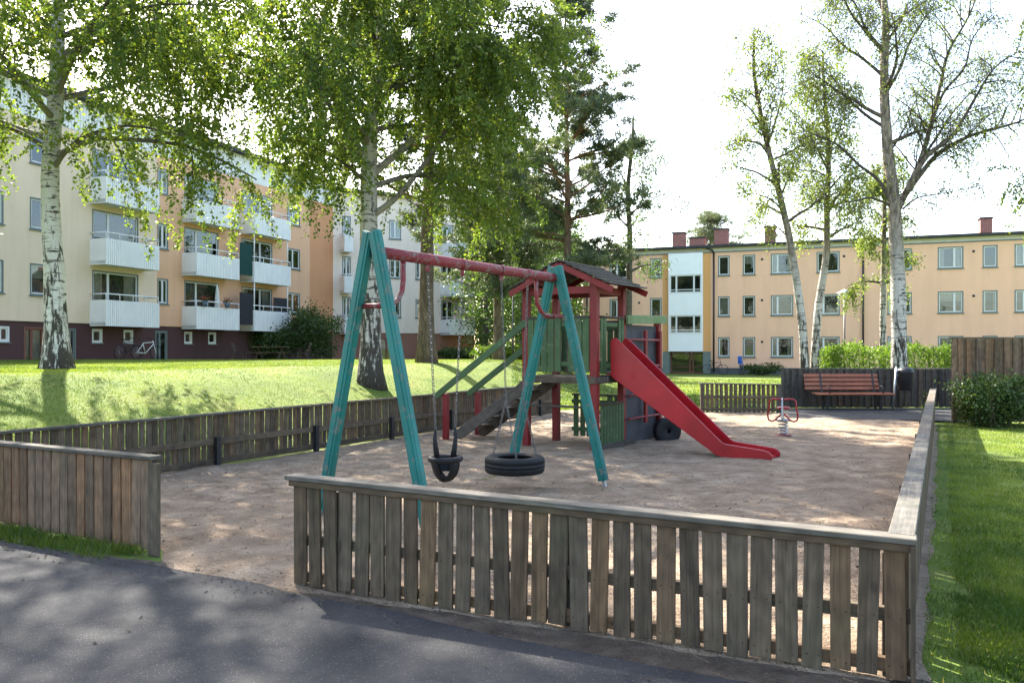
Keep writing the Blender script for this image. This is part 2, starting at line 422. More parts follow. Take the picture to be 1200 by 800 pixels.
M['pot'] = m_plain('blue_grey_pot', (.10, .14, .19), .6, .3)
M['flower'] = m_plain('red_flowers', (.45, .05, .06), .7, .2, 0, .5, 30)
M['cloth_white'] = m_plain('white_cloth', (.6, .6, .57), .8, .2)
M['yellow'] = m_plain('yellow_cloth', (.6, .42, .03), .8, .2)
t = NT('brick')
bk = t.n('ShaderNodeTexBrick'); bk.inputs['Color1'].default_value = (.30, .09, .06, 1); bk.inputs['Color2'].default_value = (.22, .07, .05, 1); bk.inputs['Mortar'].default_value = (.30, .27, .25, 1)
bk.inputs['Scale'].default_value = 1; bk.inputs['Brick Width'].default_value = .25; bk.inputs['Row Height'].default_value = .08; bk.inputs['Mortar Size'].default_value = .008
t.l(t.coord('UV'), bk.inputs['Vector']); t.pbsdf(bk.outputs[0], .9, .2); M['brick'] = t.m
t = NT('window_glass')
gl = t.n('ShaderNodeBsdfGlossy'); gl.inputs['Roughness'].default_value = .03; gl.inputs['Color'].default_value = (.85, .95, 1, 1)
tp = t.n('ShaderNodeBsdfTransparent'); tp.inputs[0].default_value = (.78, .82, .80, 1)
lw = t.n('ShaderNodeLayerWeight'); lw.inputs[0].default_value = .35
gb = t.bump(t.noise(t.world(), 1.1, 2), .12, .05); t.l(gb, gl.inputs['Normal'])
mx = t.n('ShaderNodeMixShader'); t.l(t.math('ADD', t.math('MULTIPLY', lw.outputs['Fresnel'], .9), .06, True), mx.inputs[0])
t.l(tp.outputs[0], mx.inputs[1]); t.l(gl.outputs[0], mx.inputs[2]); t.l(mx.outputs[0], t.out.inputs[0]); M['glass'] = t.m
t = NT('lamp_glass'); t.pbsdf((.75, .76, .74), .25, .5); M['lamp_glass'] = t.m

# ------------------------------------------------------------------ ground
def ground_sheet():
    xs = sorted(set([round(v, 3) for v in np.concatenate([np.arange(-26, 32, .6), np.array([-400, -300, -220, -160, -110, -80, -60, -45, -35, -30, 36, 42, 50, 60, 80, 110, 160, 220, 300, 400])])]))
    ys = sorted(set([round(v, 3) for v in np.concatenate([np.arange(-2, 66, .6), np.array([-400, -250, -120, -60, -30, -15, -8, 70, 76, 84, 95, 110, 140, 180, 240, 320, 450, 700, 1000])])]))
    X, Y = np.meshgrid(xs, ys); nx, ny = len(xs), len(ys)
    V = [(float(X[j, i]), float(Y[j, i]), terrain(float(X[j, i]), float(Y[j, i])) - .004) for j in range(ny) for i in range(nx)]
    Fc = [(j * nx + i, j * nx + i + 1, (j + 1) * nx + i + 1, (j + 1) * nx + i) for j in range(ny - 1) for i in range(nx - 1)]
    me = bpy.data.meshes.new('ground'); me.from_pydata(V, [], Fc); me.materials.append(M['lawn'])
    me.polygons.foreach_set('use_smooth', np.ones(len(Fc), bool))
    o = bpy.data.objects.new('ground', me); COL.objects.link(o); tag(o, kind='structure')
ground_sheet()

def in_poly(x, y, poly):
    c = False; n = len(poly)
    for i in range(n):
        x1, y1 = poly[i]; x2, y2 = poly[(i + 1) % n]
        if (y1 > y) != (y2 > y) and x < (x2 - x1) * (y - y1) / (y2 - y1) + x1: c = not c
    return c
def vnoise(x, y, s, seed=0):
    def h(i, j): return (math.sin(i * 127.1 + j * 311.7 + seed * 74.7) * 43758.5453) % 1.0
    x *= s; y *= s; i, j = math.floor(x), math.floor(y); fx, fy = x - i, y - j
    fx = fx * fx * (3 - 2 * fx); fy = fy * fy * (3 - 2 * fy)
    return (h(i, j) * (1 - fx) + h(i + 1, j) * fx) * (1 - fy) + (h(i, j + 1) * (1 - fx) + h(i + 1, j + 1) * fx) * fy
def sheet(name, poly, z, mat, step=.12, wob=.0, amp=0.0, asc=3.0, edge_noise=0.12):
    """sheet of ground: rows across the polygon, every row one strip between its two edges, edges slightly ragged"""
    ys0, ys1 = min(p[1] for p in poly), max(p[1] for p in poly); ny = int((ys1 - ys0) / step) + 1
    wmax = max(p[0] for p in poly) - min(p[0] for p in poly); rows = []
    for j in range(ny + 1):
        y = min(ys1 - 1e-4, max(ys0 + 1e-4, ys0 + (ys1 - ys0) * j / ny)); xs = []
        for i in range(len(poly)):
            x1, y1 = poly[i]; x2, y2 = poly[(i + 1) % len(poly)]
            if (y1 > y) != (y2 > y): xs.append((x2 - x1) * (y - y1) / (y2 - y1) + x1)
        rows.append((y, min(xs), max(xs)))
    nx = max(2, int(max(r[2] - r[1] for r in rows) / step)); V = []; Fc = []
    for (y, xl, xr) in rows:
        for i in range(nx + 1):
            f = i / nx; x = xl + (xr - xl) * f; e = max(0, 1 - min(x - xl, xr - x) / .5)
            dx = ((vnoise(x, y, 2.2, 3) - .5) * 1.4 + (vnoise(x, y, 9, 4) - .5) * .6) * edge_noise * 2 * e
            zz = z + ((amp if name == 'asphalt_road' else amp * (1 - e)) * (vnoise(x, y, asc, 1) * .4 + vnoise(x, y, asc * 2.3, 2) * .33 + vnoise(x, y, asc * 5.1, 7) * .27) if amp else 0)
            V.append((x + dx, y + dx * .5, zz))
    for j in range(ny):
        for i in range(nx): k = j * (nx + 1) + i; Fc.append((k, k + 1, k + nx + 2, k + nx + 1))
    me = bpy.data.meshes.new(name); me.from_pydata(V, [], Fc); me.materials.append(mat)
    me.polygons.foreach_set('use_smooth', np.ones(len(Fc), bool))
    o = bpy.data.objects.new(name, me); COL.objects.link(o); tag(o, kind='structure'); return o

# key points of the playground
FL = Vector((-1.50, 5.70, 0)); FR = Vector((1.96, 4.03, 0))          # front fence
NL = Vector((-2.89, 6.62, 0)); NL2 = Vector((-8.0, 9.4, 0))          # short fence left of the opening
LF0 = Vector((-7.0, 6.6 + .0, 0))
def lf(t_): return Vector((-4.2, 11.56, 0)) + Vector((.485, .874, 0)) * t_
RE = Vector((9.35, 18.2, 0))
asph = [(-30, 22), (-9, 9.2), (-4.35, 6.92), (-2.55, 6.12), (-1.52, 5.5), (-.55, 4.93), (.15, 4.5), (1.05, 4.02), (1.95, 3.5), (3.2, 2.7), (6, 1.5), (12, -1), (12, -6), (-30, -6)]
sandp = [(-3.0, 6.95), (-2.6, 6.1), (-1.5, 5.52), (1.99, 3.84), (2.03, 4.0), (9.4, 18.1), (9.45, 19.0), (7.6, 19.6), (7.2, 21.6), (4.7, 21.7), (4.6, 22.4), (1.4, 22.4), (-3.95, 12.0), (-7.6, 9.3), (-7.4, 9.0)]
sheet('sand_ground', sandp, .002, M['sand'], .055, amp=.06, asc=2.3, edge_noise=.035)
earth = [(-9, 9.4), (-4.4, 7.1), (-2.6, 6.3), (-1.55, 5.68), (-.55, 5.32), (.2, 4.96), (1.1, 4.5), (2.1, 4.0), (2.25, 3.6), (2.4, 3.1), (1.9, 3.2), (.9, 3.95), (0, 4.4), (-.7, 4.8), (-1.6, 5.35), (-2.7, 5.98), (-4.5, 6.75), (-9, 9.0)]
sheet('earth_verge', earth, .008, M['earth'], .04, amp=.026, asc=4, edge_noise=.05)
sheet('asphalt_road', asph, .036, M['asphalt'], .15, edge_noise=.04, amp=.008, asc=1.2)
path = [(6.6, 19.6), (9.3, 18.9), (10.2, 18.6), (14, 19.3), (30, 22), (30, 25.5), (14, 22.95), (7.3, 22.9), (7.2, 21.8)]
sheet('footpath', path, .036, M['asphalt'], .2, edge_noise=.06)

# ------------------------------------------------------------------ fences
def fence(name, label, P0, P1, z0, z1, zb=.02, spacing=.146, pw=.112, side=1, mat='wood', cap=.115, rails=(.34, .09), rail_side=-1,
          posts=(), post_mat=None, post_h=None, group=None, trim=True, gapy=.0, cat='fence', bev=.003, cap_t=.032, jag=.012, alt=False, rail_w=.07, nails=False):
    """side: +1 puts the boards left of the direction P0->P1"""
    P0 = Vector(P0); P1 = Vector(P1); d = (P1 - P0); L = d.length; d.normalize(); n = Vector((-d.y, d.x, 0))
    rt = empty(name, P0, label, cat, group)
    pk = MB(); nl = MB(); N = int(L / spacing)
    zt = lambda s_: z0 + (z1 - z0) * s_ / L
    for i in range(N):
        s_ = (i + .5) * L / N + random.uniform(-.006, .006); w_ = pw * random.uniform(.90, 1.05); th = .022
        off = n * side * (.03 + (.030 if (alt and i % 2) else 0))
        top = zt(s_) - .034; bot = zb + random.uniform(-jag, jag)
        lean = d * random.uniform(-.008, .008); c0n = P0 + d * s_ + n * side * (.0425 + (.026 if (alt and i % 2) else 0))
        for rz in (rails if nails else ()):
            for sx in (-.28, .28):
                cc = c0n + d * (sx * w_) + Vector((0, 0, rz + random.uniform(-.012, .012))); pk.obox(cc, d * .0036, n * .0016, Vector((0, 0, .0036)), 0, 1)
        c0 = P0 + d * s_ + off; 
        pk.beam(c0 + Vector((0, 0, bot)) - lean, c0 + Vector((0, 0, top)) + lean, w_, th * random.uniform(.9, 1.1), d)
    pk.build('pickets', [M[mat], M['rust']], rt, bev)
    # cap made of boards laid end to end
    nseg = max(1, round(L / 2.6)); cp = MB(); ed = 0.0
    for k in range(nseg):
        a = k * L / nseg - (.05 if k == 0 else -.002); b = (k + 1) * L / nseg + (.03 if k == nseg - 1 else -.002)
        dz = random.uniform(-.006, .006) if nseg > 1 else 0
        cp.beam(P0 + d * a + n * side * .008 + Vector((0, 0, zt(a) - .016 + dz)), P0 + d * b + n * side * .008 + Vector((0, 0, zt(b) - .016 + dz)), cap, cap_t, n)
    cp.build('cap_rail', M['wood_cap'], rt, bev * 1.6)
    rl = MB()
    for rz in rails:
        rl = MB()
        rl.beam(P0 + n * side * -.004 + Vector((0, 0, rz)), P1 + n * side * -.004 + Vector((0, 0, rz)), rail_w, .04, (0, 0, 1))
        rl.build('rail', M['wood_dark' if mat == 'wood_dark' else 'wood'], rt, bev)
    if trim:
        tr = MB(); tr.beam(P0 - d * .02 + n * side * .0515 + Vector((0, 0, z0 - .052)), P1 + d * .01 + n * side * .0515 + Vector((0, 0, z1 - .052)), .038, .018, (0, 0, 1))
        tr.build('trim', M['wood'], rt, bev)
    for ps in posts:
        q = MB(); c = P0 + d * ps - n * side * .062; h = post_h or (zt(ps) - .1)
        q.beam(c + Vector((0, 0, -.1)), c + Vector((0, 0, h)), .07, .07, d)
        q.build('post', M[post_mat or 'wood_dark'], rt, bev)
    return rt, d, n

PF = 'low picket fence around the playground'
d0 = (FR - FL)
rt, fd, fn = fence('picket_fence', 'low grey picket fence along the front of the sand, nearest to the camera', FL, FR, .785, .735, .03, .1245, .106, -1,
                   posts=(.3, 2.0, 3.75), cap=.125, nails=True)
# corner board of the front fence
q = MB(); q.beam(FR + fd * .012 + fn * -.03 + Vector((0, 0, -.02)), FR + fd * .012 + fn * -.03 + Vector((0, 0, .70)), .022, .12, fd, .1); q.build('corner_board', M['wood'], rt, .003)
rt, d_, n_ = fence('picket_fence', 'low picket fence with close boards left of the opening, rough grass at its foot', NL2, NL, .80, .795, .05, .118, .104, -1,
                   mat='wood_red', posts=(.4, 2.2, 4.0), cap=.12, trim=False, jag=.02, nails=True)
q = MB(); q.beam(NL + d_ * .035 + n_ * -.03 + Vector((0, 0, .0)), NL + d_ * .035 + n_ * -.03 + Vector((0, 0, .745)), .125, .03, d_, .5); q.build('end_board', M['wood'], rt, .004)
LS, LE = lf(-6.4), lf(11.2)
rt, d_, n_ = fence('picket_fence', 'long low picket fence between the sand and raised lawn, dark posts on its inner side', LS, LE, .74, .80, .04, .098, .081, 1,
                   mat='wood', posts=[.3, 2.4, 4.45, 6.4, 8.4, 10.4, 12.4, 14.4, 16.4], post_mat='black', post_h=.43, trim=False, cap=.10, rails=(.36, .08), rail_w=.085)
RS = FR + Vector((-.01, .085, 0))
rt, d_, n_ = fence('picket_fence', 'low picket fence running away along the right edge of the sand beside the grass', RS, RE, .738, .80, .03, .124, .104, -1,
                   mat='wood', posts=[.25, 2.2, 4.2, 6.2, 8.2, 10.2, 12.2, 14.2, 15.6], cap=.125, trim=False)
fence('picket_fence', 'short low piece of picket fence standing alone at the back of the sand', (4.95, 21.5, 0), (6.96, 21.25, 0), .79, .77, .03, .119, .085, 1,
      posts=(), trim=False, rails=(.42, .1))
o_ = [o for o in COL.objects if o.name.startswith('picket_fence')][-1]
for xx in (4.98, 6.92):
    q = MB(); q.box(xx - .05, xx + .05, 21.18 + (.22 if xx < 6 else 0), 21.26 + (.22 if xx < 6 else 0), -.05, .76); q.build('post', M['wood_dark'], o_, .004)
fence('board_fence', 'shoulder high dark board fence behind the park bench', (7.62, 23.2, 0), (12.75, 23.25, 0), 1.14, 1.13, .03, .095, .118, -1,
      mat='wood_dark', cap=.08, rails=(.3, .9), posts=(.1, 2.5, 5.0), trim=False, alt=True)
fence('board_fence', 'tall brown board fence rising behind the shrubs at the right edge', (9.9, 18.45, 0), (17.5, 18.6, 0), 1.94, 1.94, .06, .105, .125, -1,
      mat='wood_red', cap=.09, rails=(.35, 1.55), posts=(.08, 2.5, 5), trim=False, alt=True)

# ------------------------------------------------------------------ swing set
SW_L = Vector((-1.31, 7.67, 0)); SW_R = Vector((.54, 10.22, 0)); sv = (SW_R - SW_L).normalized(); su = Vector((sv.y, -sv.x, 0))
ZB = 2.575
sw = empty('swing_set', SW_L, 'two bay swing frame with turquoise A shaped legs and faded red top bar', 'swing set')
def leg(base, apex, mat, parent):
    q = MB(); base = Vector(base); apex = Vector(apex); d = (apex - base).normalized()
    q.beam(base, apex, .082, .105, sv, .3)
    b1 = sv * .043
    q.beam(base + b1, apex + b1 - d * .01, .012, .05, sv, .3); q.beam(base - b1, apex - b1 - d * .01, .012, .05, sv, .3)
    s2 = d.cross(sv).normalized()
    q.beam(base + s2 * .054, apex + s2 * .054 - d * .02, .045, .010, sv, .3)
    q.beam(base - s2 * .054, apex - s2 * .054 - d * .02, .045, .010, sv, .3)
    q.build('leg', M[mat], parent, .010, bseg=2)
for C in (SW_L, SW_R):
    for s_ in (-1, 1):
        base = C + su * .71 * s_; apex = C + su * .035 * s_ + Vector((0, 0, 2.76 if C == SW_L else 2.69))
        d = (apex - base).normalized()
        leg(base + d * .09, apex, 'teal', sw)
        f_ = MB(); f_.beam(base - d * .15, base + d * .10, .04, .04, sv); f_.build('foot', M['steel'], sw)
b = MB(); b.tube([SW_L + sv * .02 + Vector((0, 0, ZB)), SW_R - sv * .04 + Vector((0, 0, ZB - .03))], .056, 20); b.build('top_bar', M['bar_red'], sw)
for C, sg in ((SW_L, 1), (SW_R, -1)):
    z = ZB - .02
    pts = [C + sv * sg * (.42) + Vector((0, 0, z - .04)), C + sv * sg * .42 + Vector((0, 0, z - .22)), C + sv * sg * .40 + Vector((0, 0, z - .34)), C + sv * sg * .33 + Vector((0, 0, z - .43)), C + sv * sg * .22 + Vector((0, 0, z - .48)), C + sv * sg * .06 + su * .0 + Vector((0, 0, z - .49))]
    b = MB(); b.tube(pts, .026, 10); b.tube([C + su * -.15 + sv * sg * .03 + Vector((0, 0, z - .49)), C + su * .15 + sv * sg * .03 + Vector((0, 0, z - .49))], .024, 8)
    b.build('corner_brace', M['bar_red'], sw)
def barpt(t_): return SW_L + (SW_R - SW_L) * t_ + Vector((0, 0, ZB - .03 * t_))
TT = (.246, .4216, .643, .808)
for t_ in TT:
    b = MB(); p = barpt(t_)
    b.lathe(p, [(.062, -.03), (.062, .03)], 16, rot=sv.to_track_quat('Z', 'Y').to_matrix())
    b.box(p.x - .02, p.x + .02, p.y - .02, p.y + .02, p.z - .125, p.z - .052)
    b.build('hanger', M['bar_red'], sw, .003)
def chain(mb, p0, p1, link=.042, wr=.0036):
    p0 = Vector(p0); p1 = Vector(p1); d = p1 - p0; L = d.length; d.normalize(); n = max(2, int(L / (link * .78)))
    a = d.orthogonal().normalized(); b_ = d.cross(a)
    for i in range(n):
        c = p0 + d * (L * (i + .5) / n); s_ = a if i % 2 else b_
        pts = []
        for k in range(8):
            an = 2 * PI * k / 8; pts.append(c + d * math.cos(an) * link * .5 + s_ * math.sin(an) * link * .30)
        mb.tube(pts, wr, 5, caps=False, closed=True)
# toddler swing
c1, c2 = barpt(TT[0]) - Vector((0, 0, .12)), barpt(TT[1]) - Vector((0, 0, .12))
mid = (c1 + c2) / 2; mid.z = .52; mid += Vector((0, 0, 0))
ts = empty('toddler_swing', (mid.x, mid.y, .3), 'black rubber toddler bucket swing hanging on two chains from the left bay', 'swing')
for e, cc in ((-1, c1), (1, c2)):
    hb = mid + sv * e * .155 + Vector((0, 0, .30))
    m_ = MB(); chain(m_, cc, hb); m_.build('chain', M['chain'], ts)
    h_ = MB(); h_.tube([hb + Vector((0, 0, .02)), hb + sv * e * .012 + Vector((0, 0, -.08)), hb + sv * -e * .005 + Vector((0, 0, -.18)), hb - sv * e * .03 + Vector((0, 0, -.30))], [.012, .02, .027, .032], 10)
    h_.build('hanger', M['rubber'], ts)
b = MB(); ring = []
for k in range(28):
    a = 2 * PI * k / 28; ring.append(mid + sv * math.cos(a) * .165 + su * math.sin(a) * .15 + Vector((0, 0, .0)))
b.tube(ring, .03, 10, closed=True)
# shell: U under the ring both ways and a deep back
for (ax, rr_) in ((su, .14), (sv, .155)):
    for off in ((-.03, 0, .03) if ax is su else (0,)):
        pts = [mid + ax * math.cos(a) * rr_ + (sv if ax is su else su) * off + Vector((0, 0, -.215 * math.sin(a))) for a in np.linspace(0, PI, 15)]
        b.tube(pts, .027, 8)
nb = 10
rows = []
for j in range(4):
    z = .02 - j * .055; rr_ = 1 - .10 * j * j * .35
    rows.append([mid + sv * math.cos(a) * .168 * rr_ - su * math.sin(a) * .155 * rr_ + Vector((0, 0, z)) for a in np.linspace(-.3, PI + .3, nb + 1)])
for j in range(3):
    for i in range(nb):
        b.face([rows[j][i], rows[j][i + 1], rows[j + 1][i + 1], rows[j + 1][i]], smooth=True)
        nn = ((rows[j][i] + rows[j][i + 1]) / 2 - mid); nn.z = 0; nn.normalize(); k_ = nn * -.012
        b.face([rows[j][i] + k_, rows[j + 1][i] + k_, rows[j + 1][i + 1] + k_, rows[j][i + 1] + k_], smooth=True)
b.build('seat', M['rubber'], ts)
# tyre swing
c3, c4 = barpt(TT[2]) - Vector((0, 0, .12)), barpt(TT[3]) - Vector((0, 0, .12))
tm = (c3 + c4) / 2; tm.z = .325
tw = empty('tyre_swing', (tm.x, tm.y, .22), 'black tyre swing hanging flat on two forked chains in the right bay', 'swing')
def tyre(mb, c, R_=.35, W=.2, r_in=.2, rot=None, n=44):
    h = W / 2
    prof = [(r_in, -h * .72), (r_in + .02, -h * .9), (R_ * .82, -h), (R_ * .93, -h * .93), (R_ * .985, -h * .72), (R_, -h * .35), (R_, -h * .3), (R_ * .975, -h * .28), (R_ * .975, -h * .22), (R_ * 1.0, -h * .2), (R_, h * .2), (R_ * .975, h * .22), (R_ * .975, h * .28), (R_, h * .3), (R_ * .985, h * .72), (R_ * .93, h * .93), (R_ * .82, h), (r_in + .02, h * .9), (r_in, h * .72), (r_in + .05, h * .6), (R_ * .9, h * .55), (R_ * .9, -h * .55), (r_in + .05, -h * .6)]
    mb.lathe(c, prof, n, closed=True, rot=rot)
b = MB(); tyre(b, tm); b.build('tyre', M['rubber'], tw)
for e, cc in ((-1, c3), (1, c4)):
    jn = tm + sv * e * .17 + Vector((0, 0, .75))
    m_ = MB(); chain(m_, cc, jn)
    for s_ in (-1, 1):
        chain(m_, jn, tm + sv * e * .20 + su * s_ * .17 + Vector((0, 0, .09)))
    m_.build('chain', M['chain'], tw)

# ------------------------------------------------------------------ play tower
TA = Vector((.25, 13.95, 0)); tu = Vector((.835, -.55, 0)).normalized(); tv = Vector((.55, .835, 0)).normalized()
def T(a, b, z=0): return TA + tu * a + tv * b + Vector((0, 0, z))
tow = empty('play_tower', TA, 'wooden play tower with red posts, green picket sides, plank roof and stairs', 'play tower')
W_, D_ = 1.3, 1.0
for (a, b_, h, w_) in ((0, 0, 2.78, .115), (W_, 0, 2.80, .125), (W_, D_, 2.80, .115), (0, D_, 2.78, .115), (W_ + .02, D_ + 1.47, 2.30, .11)):
    q = MB(); q.beam(T(a, b_, -.1), T(a, b_, h), w_, w_, tu); q.build('post', M['red'], tow, .008, bseg=2)
q = MB()
for k in range(9): q.beam(T(-.03, .06 + k * .11, 1.20), T(W_ - .06, .06 + k * .11, 1.20), .10, .035, tv)
q.beam(T(-.03, -.07, 1.16), T(W_ + .06, -.07, 1.16), .11, .04, (0, 0, 1)); q.beam(T(-.03, D_ + .07, 1.16), T(W_ + .05, D_ + .07, 1.16), .11, .04, (0, 0, 1))
q.beam(T(W_ + .075, -.05, 1.16), T(W_ + .075, D_, 1.16), .11, .035, (0, 0, 1))
q.build('platform', M['wood_dark'], tow, .004)
def picket_panel(p0, p1, z0, z1, n, skip=(), w_=.1, off=.07, mat='green'):
    d = (p1 - p0); L = d.length; d.normalize(); nn = Vector((d.y, -d.x, 0)) * off
    q = MB()
    for i in range(n):
        if i in skip: continue
        c = p0 + d * (L * (i + .5) / n) + nn
        q.beam(c + Vector((0, 0, z0 + random.uniform(-.01, .01))), c + Vector((0, 0, z1)), w_ * random.uniform(.95, 1.03), .022, d)
    o = q.build('railing', M[mat], tow, .004)
    q = MB(); a, b_ = p0 + nn * .8, p1 + nn * .8
    q.beam(a + Vector((0, 0, z1 + .02)), b_ + Vector((0, 0, z1 + .02)), .075, .035, nn)
    q.build('handrail', M['wood_dark'], o, .005)
    q = MB(); a, b_ = p0 + nn * .62, p1 + nn * .62
    for zz in (z0 + .13, z1 - .1): q = MB(); q.beam(a + Vector((0, 0, zz)), b_ + Vector((0, 0, zz)), .07, .03, (0, 0, 1)); q.build('rail', M['green'], o, .004)
picket_panel(T(.06, 0), T(W_ - .06, 0), 1.29, 2.17, 9, (5,), .115)
picket_panel(T(W_, .06), T(W_, D_ - .06), 1.26, 2.17, 8, (2, 3, 4, 5), .085)
picket_panel(T(W_ - .06, D_), T(.06, D_), 1.29, 2.12, 9, (3,), .105)
picket_panel(T(W_, .06), T(W_, D_ - .06), .06, .74, 8, (), .088)
picket_panel(T(W_ - .06, D_), T(.3, D_), .12, .84, 7, (2,), .095)
q = MB(); q.beam(T(.05, -.03, .72), T(W_ - .06, -.03, .72), .09, .03, tv); q.beam(T(W_ + .1, -.1, .05), T(W_ + .1, D_ + .3, .05), .13, .04, (0, 0, 1)); q.build('shelf', M['wood_dark'], tow, .004)
q = MB()
for (a, b_, c, e) in ((0, 0, W_, 0), (0, D_, W_, D_), (0, 0, 0, D_), (W_, 0, W_, D_)): q.beam(T(a, b_, 2.63), T(c, e, 2.63), .12, .045, (0, 0, 1))
q.build('tie_beam', M['red'], tow, .004)
# roof
RC, HW, ZR, ZE, B0, B1 = .74, .93, 3.10, 2.67, -.20, 1.15
rf = MB(); slope = math.hypot(HW, ZR - ZE)
for sg in (-1, 1):
    n_b = 7
    for k in range(n_b):
        f0, f1 = k / n_b, (k + 1.25) / n_b; lift = .028
        pa = T(RC + sg * HW * f0, 0, ZR + (ZE - ZR) * f0 + .015); pb = T(RC + sg * HW * f1, 0, ZR + (ZE - ZR) * f1 + .015 + lift)
        c = (pa + pb) / 2; along = (pb - pa)
        j0, j1 = B0 - random.uniform(.0, .035), B1 + random.uniform(.0, .035)
        rf.beam(c + tv * j0, c + tv * j1, along.length, .02, along)
rf.build('roof', M['wood_dark'], tow, .003)
for bb in (B0 + .02, B1 - .02):
    q = MB()
    for sg in (-1, 1):
        q.beam(T(RC - sg * .0, bb, ZR - .06), T(RC + sg * (HW + .04), bb, ZE - .075), .10, .028, (0, 0, 1))
    q.build('barge_board', M['red'], tow, .003)
q = MB()
for sg in (-1, 1): q.beam(T(RC + sg * (HW * .62), B0 + .05, ZR - .62 * (ZR - ZE) - .055), T(RC + sg * (HW * .62), B1 - .05, ZR - .62 * (ZR - ZE) - .055), .07, .05, (0, 0, 1))
q.beam(T(RC, B0 + .05, ZR - .06), T(RC, B1 - .05, ZR - .06), .09, .045, (0, 0, 1)); q.build('rafter', M['red'], tow, .003)
# stairs
st = MB(); AL = 1.62
for bb in (.12, .90):
    st.beam(T(.0, bb, 1.10), T(-AL, bb, .06), .19, .04, (0, 0, 1))
so = st.build('stair_stringers', M['wood_dark'], tow, .004)
st = MB()
for k in range(6):
    f = (k + .6) / 6.4; a = -AL * f; z = 1.16 + (.08 - 1.16) * f + .035
    st.beam(T(a, .14, z), T(a, .88, z), .21, .032, tu)
st.build('treads', M['wood_cap'], so, .004)
for bb in (0.0, 1.0):
    q = MB(); q.beam(T(-1.74, bb, -.1), T(-1.74, bb, .86 if bb < .5 else .84), .095, .095, tu); q.build('newel_post', M['red'], tow, .006)
    q = MB(); q.beam(T(.03, bb - .07, 2.12), T(-1.93, bb - .07, .80), .115, .03, (0, 0, 1)); q.build('stair_rail', M['green'], tow, .004)
# climbing wall and ladder bay
q = MB(); q.beam(T(W_ + .0, D_ + .76, .03), T(W_ + .0, D_ + .76, 2.09), 1.34, .03, tv, .1); q.build('climbing_board', m_plain('grey_board', (.055, .055, .062), .8, .3, 0, .25, 4, .3), tow, .003)
q = MB(); q.beam(T(W_ + .11, D_ - .02, 2.17), T(W_ + .11, D_ + 1.68, 2.22), .15, .05, (0, 0, 1)); q.build('top_beam', M['green_light'], tow, .006)
q = MB(); q.beam(T(W_ + .12, D_ + .72, .36), T(W_ + .12, D_ + .72, 2.0), .085, .05, tv); q.beam(T(W_ + .12, D_ + 1.36, .02), T(W_ + .12, D_ + 1.36, 2.0), .085, .05, tv)
lo_ = q.build('ladder_uprights', M['red'], tow, .005)
for z in (.47, .87, 1.37, 1.83):
    q = MB(); q.tube([T(W_ + .12, D_ + .02, z), T(W_ + .12, D_ + 1.42, z)], .022, 8); q.build('rung', M['bar_red'], lo_)
# slide
sl_ = empty('slide', T(W_ + .2, .5), 'glossy red plastic slide running down from the play tower to the sand', 'slide')
N0 = Vector((1.50, 13.47, 0)); SWd = .44
prof_t = [(.128, 1.78), (.15, 1.83), (.20, 1.85), (.25, 1.83), (1.99, .26), (2.04, .235), (2.64, .175), (2.71, .15), (2.75, .10), (2.74, .05), (2.69, .02), (2.60, .01), (1.98, .035), (1.90, .06), (.16, 1.20), (.135, 1.24)]
for k in (0, 1):
    off = tv * SWd * k
    q = MB(); poly = [N0 + off + tu * s_ + Vector((0, 0, z)) for s_, z in prof_t]
    q.prism(poly, tv * .035)
    o = q.build('side_panel', M['slide'], sl_, .010, bseg=3)
q = MB()
bt = [(.02, 1.27), (.30, 1.24), (1.93, .14), (2.03, .105), (2.66, .075), (2.70, .06)]
for (s0, z0), (s1, z1) in zip(bt[:-1], bt[1:]):
    a = N0 + tv * .03 + tu * s0 + Vector((0, 0, z0)); b_ = N0 + tv * .03 + tu * s1 + Vector((0, 0, z1))
    q.prism([a, b_, b_ - Vector((0, 0, .02)), a - Vector((0, 0, .02))], tv * (SWd - .025))
q.build('chute', M['slide'], sl_)
q = MB(); q.box(N0.x - .02, N0.x + .07, N0.y - .05, N0.y - .03, 1.14, 1.21); q.build('bracket', M['steel'], sl_)
# old tyre half buried behind the slide
ty = empty('old_tyre', (2.95, 14.75, 0), 'old tyre leaning upright in the sand behind the slide', 'tyre')
b = MB(); tyre(b, Vector((2.80, 14.8, .19)), .25, .18, .03, rot=Matrix.Rotation(PI / 2, 3, 'X') @ Matrix.Rotation(.2, 3, 'Y'), n=30); b.build('tread', M['rubber'], ty)

# ------------------------------------------------------------------ spring rider, bench, bin, lamps
sr = empty('spring_rider', (5.13, 15.5, 0), 'small spring rider with red loop handles on a coil spring', 'spring rider')
X0, Y0 = 5.13, 15.5
b = MB(); b.tube([(X0 + .085 * math.cos(a), Y0 + .085 * math.sin(a), .05 + .25 * a / (2 * PI * 4.5)) for a in np.linspace(0, 2 * PI * 4.5, 110)], .013, 8); b.build('coil_spring', M['steel'], sr)
b = MB(); b.lathe((X0, Y0, 0), [(.0, .05), (.15, .05), (.16, .03), (.16, -.03)], 20); b.build('base_plate', M['red'], sr)
b = MB(); b.lathe((X0, Y0, .33), [(.0, .02), (.13, .02), (.14, 0), (.13, -.02), (0, -.02)], 16); b.build('top_plate', M['steel'], sr)
b = MB(); b.prism([Vector((X0 - .015, Y0 + y, z)) for y, z in ((-.36, .38), (-.30, .33), (.30, .33), (.38, .45), (.30, .55), (.06, .52), (-.08, .56), (-.14, .70), (-.2, .76), (-.28, .73), (-.34, .60))], (.022, 0, 0)); b.build('body', M['steel'], sr, .006, bseg=2)
b = MB(); b.lathe((X0, Y0 + .12, .55), [(0, .02), (.11, .02), (.13, 0), (.11, -.025), (0, -.025)], 16); b.build('seat', M['slide'], sr)
